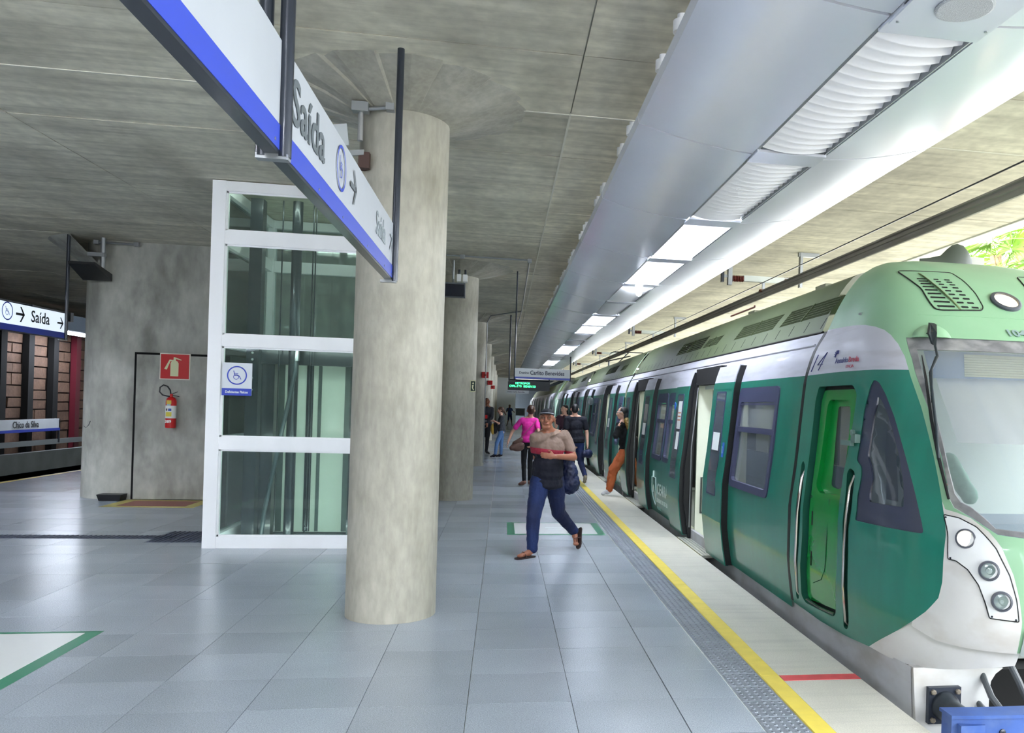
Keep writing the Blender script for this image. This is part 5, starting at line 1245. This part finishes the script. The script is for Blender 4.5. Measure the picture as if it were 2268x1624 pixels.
def person(loc, label, J, skin, top, legs, hair, shoe, s=1.0, voxel=.009, build=1.0, sleeves='short', group=None, hands=None, extra=None, hairp=None, shoes=True, trouser_w=1.0, face=(0, -1, 0), up=(0, 0, 1), disp=(.06, .012), legmode='long', top_name='shirt', hs_=1.06, hem=.0):
    t = thing('person', loc, label, 'person', group); J = {k: Vector(v) for k, v in J.items()}; B = build
    hp, q, R = headparts(J['head'], face, up, s*hs_)
    P = list(hp); nb = J['neck']
    P += [('c', q(0, -.01, -.05), nb, .052*s, .060*s)]
    for k in 'lr':
        sh, el, wr = J['s'+k], J['e'+k], J['w'+k]
        P += [('c', nb, sh, .055*s, .05*s*B), ('c', sh, el, .050*s*B, .038*s*B), ('c', el, wr, .039*s*B, .026*s)]
        hs = (hands or {}).get(k)
        if hs: P += hand(wr, *hs, s=s)
        P += [('c', J['h'+k], J['k'+k], .075*s*B, .052*s), ('c', J['k'+k], J['a'+k], .052*s, .034*s)]+foot(J['a'+k], J['t'+k], s)
    ch, pv = J['chest'], J['pelvis']
    P += [('c', J['sl'], J['sr'], .06*s, .06*s), ('c', ch, pv, .11*s*B, .11*s*B), ('c', J['hl'], J['hr'], .09*s*B, .09*s*B)]
    blob('body', skin, P, voxel, t, 5)
    # top
    T = [('c', J['sl']*.9+J['sr']*.1, J['sr']*.9+J['sl']*.1, .078*s, .078*s), ('c', nb+Vector((0, 0, -.03)), nb+Vector((0, 0, -.05)), .066*s, .07*s)]
    ax = (J['sr']-J['sl']); ax.z = 0; ax.normalize(); dp = ax.cross(Vector((0, 0, 1))); RT = Matrix((ax, dp, Vector((0, 0, 1)))).transposed()
    T += [('e', ch, (.168*s*B, .125*s*B, .17*s), RT), ('e', (ch*.45+pv*.55), (.162*s*B, .132*s*B*B, .18*s), RT), ('e', (ch*.2+pv*.8), (.166*s*B, .132*s*B*B, .15*s), RT), ('e', pv+Vector((0, 0, .04-hem)), (.180*s*B, .145*s*B, .10*s), RT), ('e', pv+Vector((0, 0, .0-hem)), (.182*s*B, .148*s*B, .06*s), RT)]
    for k in 'lr':
        sh, el, wr = J['s'+k], J['e'+k], J['w'+k]; f_ = .62 if sleeves == 'short' else 1
        T += [('c', sh, sh.lerp(el, f_), .066*s*B, .060*s*B)]
        if sleeves == 'long': T += [('c', el, el.lerp(wr, .9), .058*s*B, .045*s)]
    blob(top_name, top, T, voxel, t, 5, disp)
    # legs
    Lg = [('e', pv-Vector((0, 0, .03)), (.168*s*B, .122*s*B, .11*s), RT)]
    for k in 'lr':
        w = trouser_w; e = J['k'+k].lerp(J['a'+k], .93)
        Lg += [('c', J['h'+k], J['k'+k], .092*s*B*(.5+.5*w), .066*s*w)]
        if legmode == 'long': Lg += [('c', J['k'+k], e, .066*s*w, .050*s*w)]
    blob('trousers' if legmode == 'long' else 'shorts', legs, Lg, voxel, t, 4, disp)
    # shoes
    if shoes:
        for k in 'lr':
            a, tt_ = J['a'+k], J['t'+k]; d = tt_-a; S = [('c', a+d*-.08+Vector((0, 0, -.015)), a+d*.3+Vector((0, 0, -.02)), .043*s, .042*s), ('c', a+d*.2, tt_-d*.1, .040*s, .033*s), ('e', tt_-d*.1, (.042*s, .05*s, .026*s))]
            blob('shoe', shoe, S, voxel, t, 3)
    if hairp is not None: blob('hair', hair, [(x[0],)+tuple((q(*x[1]),))+((q(*x[2]),)+tuple(x[3:]) if x[0] == 'c' else (x[2], R)) for x in hairp], voxel, t, 3)
    return t, q, R, J
short_hair = [('e', (0, -.02, .042), (.081, .096, .082)), ('e', (0, -.045, .0), (.074, .070, .080))]
sk1 = skinm('warm brown skin', (150, 96, 72)); sk2 = skinm('light skin', (198, 152, 130)); sk3 = skinm('dark skin', (96, 64, 52))
denim = M('blue denim', (10, 24, 62), .8, var=[((5, 5, 5), .25, None), ((3, 3, 1.4), .5, (28, 56, 118))], bump=((60, 60, 60), .3))
dnavy = M('dark navy cloth', (7, 10, 26), .85, var=[((6, 6, 6), .2, None)])
blackc = M('black cloth', (10, 12, 18), .85)
hairk = M('black hair', (16, 14, 18), .5); hairb = M('brown hair', (70, 46, 34), .5)
# --- striding man
polo = bpy.data.materials.new('polo cloth'); polo.use_nodes = True; nt = polo.node_tree; N = nt.nodes; L = nt.links; p = N['Principled BSDF']; p.inputs['Roughness'].default_value = .85
ge = N.new('ShaderNodeNewGeometry'); sx = N.new('ShaderNodeSeparateXYZ'); L.new(ge.outputs['Position'], sx.inputs[0])
adx = N.new('ShaderNodeMath'); adx.operation = 'MULTIPLY_ADD'; adx.inputs[1].default_value = .10; L.new(sx.outputs['X'], adx.inputs[0]); L.new(sx.outputs['Z'], adx.inputs[2])
cr_ = N.new('ShaderNodeValToRGB'); cr_.color_ramp.interpolation = 'CONSTANT'; mr = N.new('ShaderNodeMapRange'); mr.inputs['From Min'].default_value = 1.0; mr.inputs['From Max'].default_value = 1.6
L.new(adx.outputs[0], mr.inputs['Value']); L.new(mr.outputs[0], cr_.inputs[0])
e = cr_.color_ramp.elements; e[0].position = 0; e[0].color = (*lin((7, 10, 28)), 1); e[1].position = .315; e[1].color = (*lin((150, 34, 56)), 1); n3 = e.new(.43); n3.color = (*lin((124, 104, 92)), 1)
L.new(cr_.outputs[0], p.inputs['Base Color'])
J = dict(head=(.493, 9.27, 1.545), neck=(.53, 9.32, 1.405), chest=(.535, 9.33, 1.21), pelvis=(.52, 9.38, .86), sl=(.71, 9.44, 1.345), sr=(.375, 9.22, 1.325), el=(.815, 9.36, 1.115), er=(.40, 9.42, 1.09),
         wl=(.575, 9.08, 1.135), wr=(.46, 9.52, .87), hl=(.61, 9.43, .83), hr=(.44, 9.33, .83), kl=(.67, 9.50, .46), kr=(.37, 9.18, .44), al=(.885, 9.72, .20), ar=(.365, 9.14, .075), tl=(.90, 9.60, .055), tr=(.215, 9.02, .03))
man, q, R, J = person((.5, 9.3, 0), 'person striding forward in dark cap, brown polo with red band and jeans', J, sk1, polo, denim, hairk, black, voxel=.0065, build=1.15, hem=.07, hs_=1.1,
    hands={'l': ((-.95, -.2, .10), (-.3, .9, .0), (.1, -.1, 1), ), 'r': ((.1, .1, -.9), (.9, .2, 0), (0, -1, 0))}, face=(-.16, -.97, .12), up=(.02, .1, 1), shoes=False, trouser_w=1.22,
    hairp=[('e', (0, -.03, .0), (.080, .085, .062))], disp=(.07, .016))
cap = M('black cap cloth', (14, 17, 26), .8)
blob('cap', cap, [('e', q(0, -.012, .055), (.085, .100, .066), R), ('e', q(0, .075, .052), (.066, .058, .010), R)], .005, man, 3)
G().tube([q(.077*math.cos(a), .04+.095*math.sin(a), .052) for a in [.25+.26*k for k in range(11)]], .0025, 5).build('cap_piping', M('white piping', (200, 204, 210), .6), man)
eye = M('eye white', (150, 140, 132), .3); iris = M('dark iris', (24, 16, 14), .2)
for k in (-1, 1):
    G().lathe([(.0001, .004), (.006, .003), (.009, -.001), (.009, -.006)], q(.031*k, .080, .006), 14, R @ Vector((0, 1, 0))).build('eye', eye, man, smooth=True)
    G().lathe([(.0001, .0065), (.0055, .005), (.0055, .001)], q(.031*k, .080, .006), 12, R @ Vector((0, 1, 0))).build('iris', iris, man)
    G().tube([q(.016*k, .092, .026), q(.032*k, .092, .030), q(.048*k, .082, .024)], .0035, 6).build('eyebrow', hairk, man)
    G().tube([q(.012*k, .096, .004)]+[q(.031*k+.021*math.cos(a), .096-.004*abs(math.cos(a)), .004+.015*math.sin(a)) for a in [2*PI*j/14 for j in range(15)]], .0016, 5).tube([q(.052*k, .092, .006), q(.078*k, .02, .006)], .0014, 5).build('glasses_rim', M('glasses frame', (60, 54, 52), .3, .5), man)
G().tube([q(-.022, .088, -.057), q(-.008, .094, -.054), q(.008, .094, -.054), q(.022, .088, -.057)], .0042, 8).build('lips', skinm('lip skin', (122, 66, 58)), man, smooth=True)
# collar and placket
cl = M('polo collar', (140, 118, 102), .8)
nb = J['neck']
G().add([nb+Vector(v) for v in ((-.085, -.035, .035), (-.05, -.075, .005), (-.015, -.105, -.055), (-.075, -.11, -.03), (-.12, -.05, .0))], [(0, 1, 2, 3, 4)]).add([nb+Vector(v) for v in ((.085, -.035, .035), (.045, -.075, .005), (.0, -.105, -.055), (.055, -.12, -.03), (.12, -.05, .0))], [(0, 1, 2, 3, 4)]).build('collar', cl, man)
# sandals
for k in 'lr':
    a, t_ = J['a'+k], J['t'+k]; d = (t_-a)
    if k == 'r': n = Vector((0, 0, -1)); a0 = Vector((a.x+.03, a.y+.02, .018)); t0 = Vector((t_.x-.035, t_.y-.02, .016))
    else: n = Vector((.65, .35, -.35)).normalized(); a0 = a+Vector((.065, .035, .045)); t0 = t_+Vector((.02, -.02, -.03))
    ax = (t0-a0).normalized(); sd_ = ax.cross(n).normalized(); L_ = (t0-a0).length; g = G(); vs = []
    for i, (f, w) in enumerate(((0, .022), (.08, .034), (.3, .034), (.55, .038), (.8, .045), (.95, .034), (1.0, .015))):
        c = a0+ax*L_*f; vs += [c-sd_*w, c+sd_*w, c+sd_*w+n*.016, c-sd_*w+n*.016]
    g.add(vs, [(4*i+q_, 4*i+(q_+1) % 4, 4*i+4+(q_+1) % 4, 4*i+4+q_) for i in range(6) for q_ in range(4)]+[(0, 1, 2, 3), (24, 25, 26, 27)])
    sd = g.build('sandal', M('dark sandal sole', (40, 26, 26), .6), man)
    c = a0+ax*L_*.52
    G().tube([c-sd_*.04, c-n*.055-sd_*.01+ax*.02, a0+ax*L_*.85-n*.012, c-n*.055+sd_*.012+ax*.02, c+sd_*.04], .006, 6).build('strap', M('brown strap', (70, 40, 34), .6), sd)
# bag and strap
bagm = M('dark blue bag cloth', (10, 24, 62), .55, var=[((6, 6, 3), .3, None)])
bag = thing('shoulder_bag', (.8, 9.5, .72), 'dark blue drawstring bag slung from the shoulder of the striding person', 'bag')
blob('pouch', bagm, [('e', (.785, 9.55, .90), (.105, .10, .17)), ('e', (.80, 9.55, .80), (.12, .11, .13)), ('e', (.76, 9.55, 1.05), (.075, .07, .12))], .008, bag, 4, (.05, .03))
G().tube([(.70, 9.50, 1.12), (.66, 9.35, 1.30), (.655, 9.36, 1.405), (.68, 9.46, 1.43), (.72, 9.56, 1.30), (.76, 9.58, 1.1)], .009, 6).build('strap', blackc, bag, smooth=True)

# --- woman in pink, seen from behind
pink = M('bright pink shirt', (214, 38, 150), .8, var=[((5, 5, 5), .12, None)])
J = dict(head=(.575, 17.2, 1.585), neck=(.56, 17.22, 1.44), chest=(.545, 17.2, 1.24), pelvis=(.53, 17.2, .95), sl=(.375, 17.2, 1.365), sr=(.70, 17.2, 1.37), el=(.20, 17.25, 1.13), er=(.74, 17.0, 1.14),
         wl=(.125, 17.2, .93), wr=(.66, 16.95, 1.0), hl=(.46, 17.2, .88), hr=(.62, 17.2, .88), kl=(.455, 17.15, .50), kr=(.59, 17.3, .50), al=(.475, 17.1, .10), ar=(.60, 17.35, .09), tl=(.385, 17.26, .03), tr=(.60, 17.5, .03))
hb = short_hair+[('e', (0, -.10, .03), (.04, .035, .035))]
pk, q, R, J = person((.54, 17.2, 0), 'person in bright pink shirt and black leggings walking away, brown hair up', J, sk2, pink, blackc, hairb, M('brown flat shoe', (120, 84, 72), .6), s=.98, build=.92,
    hands={'l': ((-.3, 0, -.95), (1, 0, 0), (0, -1, 0)), 'r': ((-.6, -.3, .5), (0, 1, 0), (0, 0, 1))}, face=(0, 1, 0), hairp=hb, trouser_w=.86)
bg2 = thing('handbag', (.3, 17.1, .72), 'brown shoulder handbag hanging at the hip of the person in pink', 'bag'); bc = M('brown handbag leather', (96, 70, 62), .5, var=[((8, 8, 8), .15, None)])
blob('pouch', bc, [('c', (.20, 17.05, .80), (.40, 17.05, .86), .055, .06), ('c', (.25, 17.05, .90), (.38, 17.05, .98), .045, .05), ('e', (.31, 17.05, .82), (.15, .06, .09))], .009, bg2, 3)
G().tube([(.38, 17.03, 1.0), (.52, 17.03, 1.18), (.68, 17.1, 1.36), (.72, 17.2, 1.42), (.70, 17.3, 1.36), (.5, 17.32, 1.1), (.36, 17.12, .98)], .010, 6).build('strap', M('mauve strap', (150, 70, 110), .6), bg2, smooth=True)

# --- man in navy t-shirt, seen from behind
J = dict(head=(1.52, 17.5, 1.635), neck=(1.53, 17.5, 1.49), chest=(1.545, 17.5, 1.28), pelvis=(1.58, 17.5, .95), sl=(1.36, 17.5, 1.42), sr=(1.735, 17.5, 1.42), el=(1.33, 17.45, 1.12), er=(1.80, 17.5, 1.13),
         wl=(1.37, 17.35, .92), wr=(1.81, 17.4, .87), hl=(1.50, 17.5, .88), hr=(1.66, 17.5, .88), kl=(1.50, 17.6, .50), kr=(1.68, 17.45, .50), al=(1.52, 17.8, .10), ar=(1.765, 17.25, .22), tl=(1.52, 17.95, .03), tr=(1.765, 17.38, .08))
nv_, q, R, J = person((1.57, 17.5, 0), 'person in navy t-shirt and blue jeans walking away near the train, short black hair', J, sk2, dnavy, denim, hairk, M('worn grey shoe', (116, 110, 96), .7), s=1.02, build=1.0,
    hands={'l': ((0, -.3, -.95), (1, 0, 0), (0, -1, 0)), 'r': ((0, -.2, -.95), (-1, 0, 0), (0, -1, 0))}, face=(0, 1, 0), hairp=short_hair, trouser_w=1.0)
bk = thing('carry_bag', (1.8, 17.35, .65), 'small dark blue bag in the hand of the person in navy', 'bag')
blob('pouch', bagm, [('e', (1.82, 17.35, .70), (.10, .08, .10)), ('e', (1.74, 17.35, .69), (.07, .06, .08))], .009, bk, 3, (.05, .02))
G().tube([(1.77, 17.35, .77), (1.81, 17.38, .87), (1.86, 17.35, .78)], .008, 6).build('handle', bagm, bk)
J = {k: Vector(v)+Vector((.25, 3.3, 0)) for k, v in dict(head=(1.31, 17.7, 1.615), neck=(1.31, 17.72, 1.47), chest=(1.31, 17.74, 1.26), pelvis=(1.32, 17.74, .95), sl=(1.15, 17.74, 1.40), sr=(1.47, 17.74, 1.40), el=(1.10, 17.6, 1.15), er=(1.52, 17.74, 1.12),
         wl=(1.06, 17.5, 1.25), wr=(1.50, 17.7, .9), hl=(1.24, 17.74, .88), hr=(1.40, 17.74, .88), kl=(1.24, 17.8, .50), kr=(1.40, 17.7, .50), al=(1.24, 17.9, .08), ar=(1.40, 17.6, .08), tl=(1.24, 17.75, .03), tr=(1.40, 17.45, .03)).items()}
person((1.57, 21, 0), 'dark-haired person mostly hidden behind the person in navy t-shirt', J, sk2, M('dark plum shirt', (60, 34, 48), .8), blackc, hairk, black, s=1.0, voxel=.012, build=.9, face=(-.8, -.6, 0), hairp=short_hair+[('c', (0, -.07, -.02), (0, -.09, -.15), .05, .04)], hands={'l': ((0, -.3, .9), (1, 0, 0), (0, -1, 0))})

# --- woman stepping off the train
orange = M('rust orange trousers', (186, 96, 54), .75, var=[((4, 4, 3), .15, None), ((3, 3, 1.5), .35, (220, 140, 84))])
J = dict(head=(2.275, 15.6, 1.60), neck=(2.31, 15.6, 1.45), chest=(2.33, 15.6, 1.22), pelvis=(2.38, 15.6, .88), sl=(2.20, 15.45, 1.36), sr=(2.42, 15.75, 1.36), el=(2.135, 15.35, 1.16), er=(2.50, 15.68, 1.10),
         wl=(2.18, 15.38, 1.33), wr=(2.50, 15.55, .90), hl=(2.33, 15.53, .84), hr=(2.43, 15.66, .84), kl=(2.13, 15.55, .50), kr=(2.55, 15.7, .50), al=(2.07, 15.60, .10), ar=(2.72, 15.75, .14), tl=(1.93, 15.56, .03), tr=(2.62, 15.7, .05))
wo_, q, R, J = person((2.3, 15.6, 0), 'long-haired person in black top and rust orange trousers stepping off the train', J, sk2, blackc, orange, hairk, M('white patterned sandal', (200, 202, 206), .6), s=1.0, build=.98,
    hands={'l': ((.3, 0, .9), (1, 0, 0), (0, -1, 0)), 'r': ((0, 0, -1), (0, -1, 0), (-1, 0, 0))}, face=(-.92, .3, 0), sleeves='long', trouser_w=1.45, disp=(.08, .03), top_name='jacket')
blob('hair', hairk, [('e', q(0, -.025, .035), (.084, .098, .086), R), ('c', q(0, -.07, -.02), q(0, -.09, -.13), .062, .062)], .009, wo_, 3)
blob('hair_lengths', M('bronze hair ends', (136, 108, 54), .5, var=[((30, 30, 3), .25, None)]), [('c', (2.36, 15.50, 1.46), (2.44, 15.42, 1.26), .06, .07), ('c', (2.42, 15.42, 1.30), (2.47, 15.40, 1.16), .055, .04), ('c', (2.49, 15.42, 1.25), (2.51, 15.40, 1.15), .03, .02)], .009, wo_, 3, (.02, .02))
G().tube([(2.17, 15.55, 1.615), (2.19, 15.52, 1.62), (2.25, 15.5, 1.625)], .005, 6).build('glasses_rim', M('pale glasses', (200, 210, 214), .3), wo_)
sbg = thing('black_shoulder_bag', (2.5, 15.5, .8), 'large dark bag hanging behind the person in orange trousers', 'bag')
blob('pouch', M('dark plum bag', (38, 28, 38), .6), [('e', (2.52, 15.5, .98), (.12, .09, .20)), ('e', (2.55, 15.5, .86), (.10, .08, .12))], .01, sbg, 3)
G().tube([(2.46, 15.5, 1.15), (2.42, 15.55, 1.42), (2.44, 15.75, 1.42), (2.56, 15.55, 1.1)], .01, 6).build('strap', blackc, sbg)

# --- woman waiting by the columns
J = dict(head=(-.085, 26.4, 1.50), neck=(-.06, 26.4, 1.36), chest=(-.05, 26.4, 1.17), pelvis=(-.03, 26.4, .86), sl=(-.03, 26.25, 1.28), sr=(-.03, 26.55, 1.28), el=(-.13, 26.25, 1.08), er=(-.10, 26.5, 1.06),
         wl=(-.27, 26.3, 1.16), wr=(-.27, 26.45, 1.13), hl=(-.03, 26.3, .80), hr=(-.03, 26.5, .80), kl=(-.17, 26.25, .47), kr=(-.03, 26.5, .46), al=(-.21, 26.2, .09), ar=(-.03, 26.5, .08), tl=(-.35, 26.2, .03), tr=(-.18, 26.45, .03))
gi, q, R, J = person((-.1, 26.4, 0), 'person with ponytail in blue jeans standing by the columns holding a bag', J, sk2, M('patterned dark top', (52, 56, 62), .8, var=[((40, 40, 40), .5, None)]), M('light denim', (78, 112, 156), .8), hairb, dnavy, s=.95, voxel=.011, build=.95,
    hands={'l': ((-.9, 0, .3), (0, 0, -1), (0, -1, 0)), 'r': ((-.9, 0, .3), (0, 0, -1), (0, 1, 0))}, face=(-1, 0, -.1), hairp=short_hair+[('c', (0, -.09, .02), (0, -.16, -.14), .035, .03)])
b3 = thing('backpack', (-.33, 26.4, .75), 'yellow and black bag held by the person with the ponytail', 'bag')
blob('pouch', blackc, [('e', (-.24, 26.4, .93), (.09, .12, .19))], .012, b3, 3); blob('flap', M('yellow bag cloth', (176, 142, 52), .7), [('e', (-.31, 26.4, .90), (.07, .11, .18))], .012, b3, 3)
# --- guard half hidden by a column
J = dict(head=(-.545, 28, 1.77), neck=(-.54, 28, 1.62), chest=(-.54, 28, 1.40), pelvis=(-.56, 28, 1.02), sl=(-.72, 28, 1.53), sr=(-.38, 28, 1.53), el=(-.76, 27.95, 1.25), er=(-.38, 27.9, 1.24),
         wl=(-.66, 27.8, 1.05), wr=(-.52, 27.75, 1.06), hl=(-.65, 28, .95), hr=(-.48, 28, .95), kl=(-.66, 28, .52), kr=(-.50, 27.95, .52), al=(-.66, 28, .09), ar=(-.52, 27.95, .09), tl=(-.62, 27.85, .03), tr=(-.42, 27.82, .03))
gd, q, R, J = person((-.55, 28, 0), 'person in black uniform half hidden behind the third column', J, sk1, M('black uniform', (18, 22, 34), .7), blackc, hairk, black, s=1.06, voxel=.012, build=1.05, face=(.5, -.85, 0), sleeves='long', hairp=short_hair,
    hands={'l': ((.2, -.2, -.9), (0, 1, 0), (1, 0, 0)), 'r': ((0, -.2, -.9), (0, 1, 0), (-1, 0, 0))})
G().box(-.60, -.52, 27.83, 27.86, 1.20, 1.32).build('red_badge', red_s, gd); G().lathe([(.165, 1.10), (.165, 1.14)], (-.55, 28, 0), 20).build('belt', M('grey belt', (120, 124, 128), .5), gd)
# --- distant walker
J = dict(head=(.49, 65, 1.58), neck=(.49, 65, 1.44), chest=(.50, 65, 1.22), pelvis=(.53, 65, .92), sl=(.32, 65, 1.36), sr=(.66, 65, 1.36), el=(.26, 64.95, 1.12), er=(.76, 65, 1.2),
         wl=(.40, 64.8, 1.3), wr=(.86, 65, 1.15), hl=(.45, 65, .86), hr=(.60, 65, .86), kl=(.42, 65, .50), kr=(.66, 65, .50), al=(.33, 65, .10), ar=(.72, 65.1, .10), tl=(.26, 64.85, .03), tr=(.74, 64.9, .03))
person((.5, 65, 0), 'tiny distant person in blue walking near the far end of the platform', J, sk3, M('mid blue shirt', (40, 70, 130), .8), M('dark blue shorts', (30, 50, 96), .8), hairk, black, s=1.0, voxel=.016, face=(0, -1, 0), hairp=short_hair, legmode='short', hands={'l': ((0, 0, 1), (0, -1, 0), (1, 0, 0)), 'r': ((0, 0, -1), (0, -1, 0), (1, 0, 0))})
t = thing('notice_board', (1.4, 72.5, 0), 'small grey framed board on legs at the far end of the platform', 'board')
G().box(1.1, 1.85, 72.5, 72.55, .75, 1.35).build('panel', M('board grey', (90, 100, 106), .5), t); G().box(1.05, 1.1, 72.5, 72.56, 0, 1.4).box(1.85, 1.9, 72.5, 72.56, 0, 1.4).box(1.05, 1.9, 72.5, 72.56, 1.35, 1.4).build('frame', sign_w, t)
# --- driver behind the windscreen
t = thing('person', (2.95, 5.2, 1.0), 'person in a green shirt faintly seen behind the train windscreen', 'person')
shg = M('green driver shirt', (96, 140, 120), .8)
blob('body', sk1, headparts((3.02, 5.52, 1.62), (-.2, -1, 0), (0, 0, 1), 1)[0]+[('c', (3.02, 5.52, 1.56), (3.05, 5.55, 1.44), .055, .06), ('c', (2.88, 5.2, 1.24), (2.83, 4.98, 1.28), .04, .03), ('c', (3.05, 5.55, 1.4), (3.05, 5.5, 1.0), .1, .1)]+hand((2.83, 4.98, 1.28), (-.2, -.9, .1), (0, 0, -1), (1, 0, 0)), .009, t, 4)
blob('shirt', shg, [('e', (3.05, 5.5, 1.28), (.2, .13, .2)), ('e', (3.05, 5.48, 1.05), (.18, .14, .2)), ('c', (2.88, 5.48, 1.38), (2.90, 5.22, 1.25), .07, .06), ('c', (3.22, 5.48, 1.38), (3.28, 5.3, 1.15), .07, .06)], .01, t, 4, (.06, .015))
blob('hair', hairk, [('e', (3.02, 5.54, 1.67), (.082, .098, .08))], .009, t, 3)
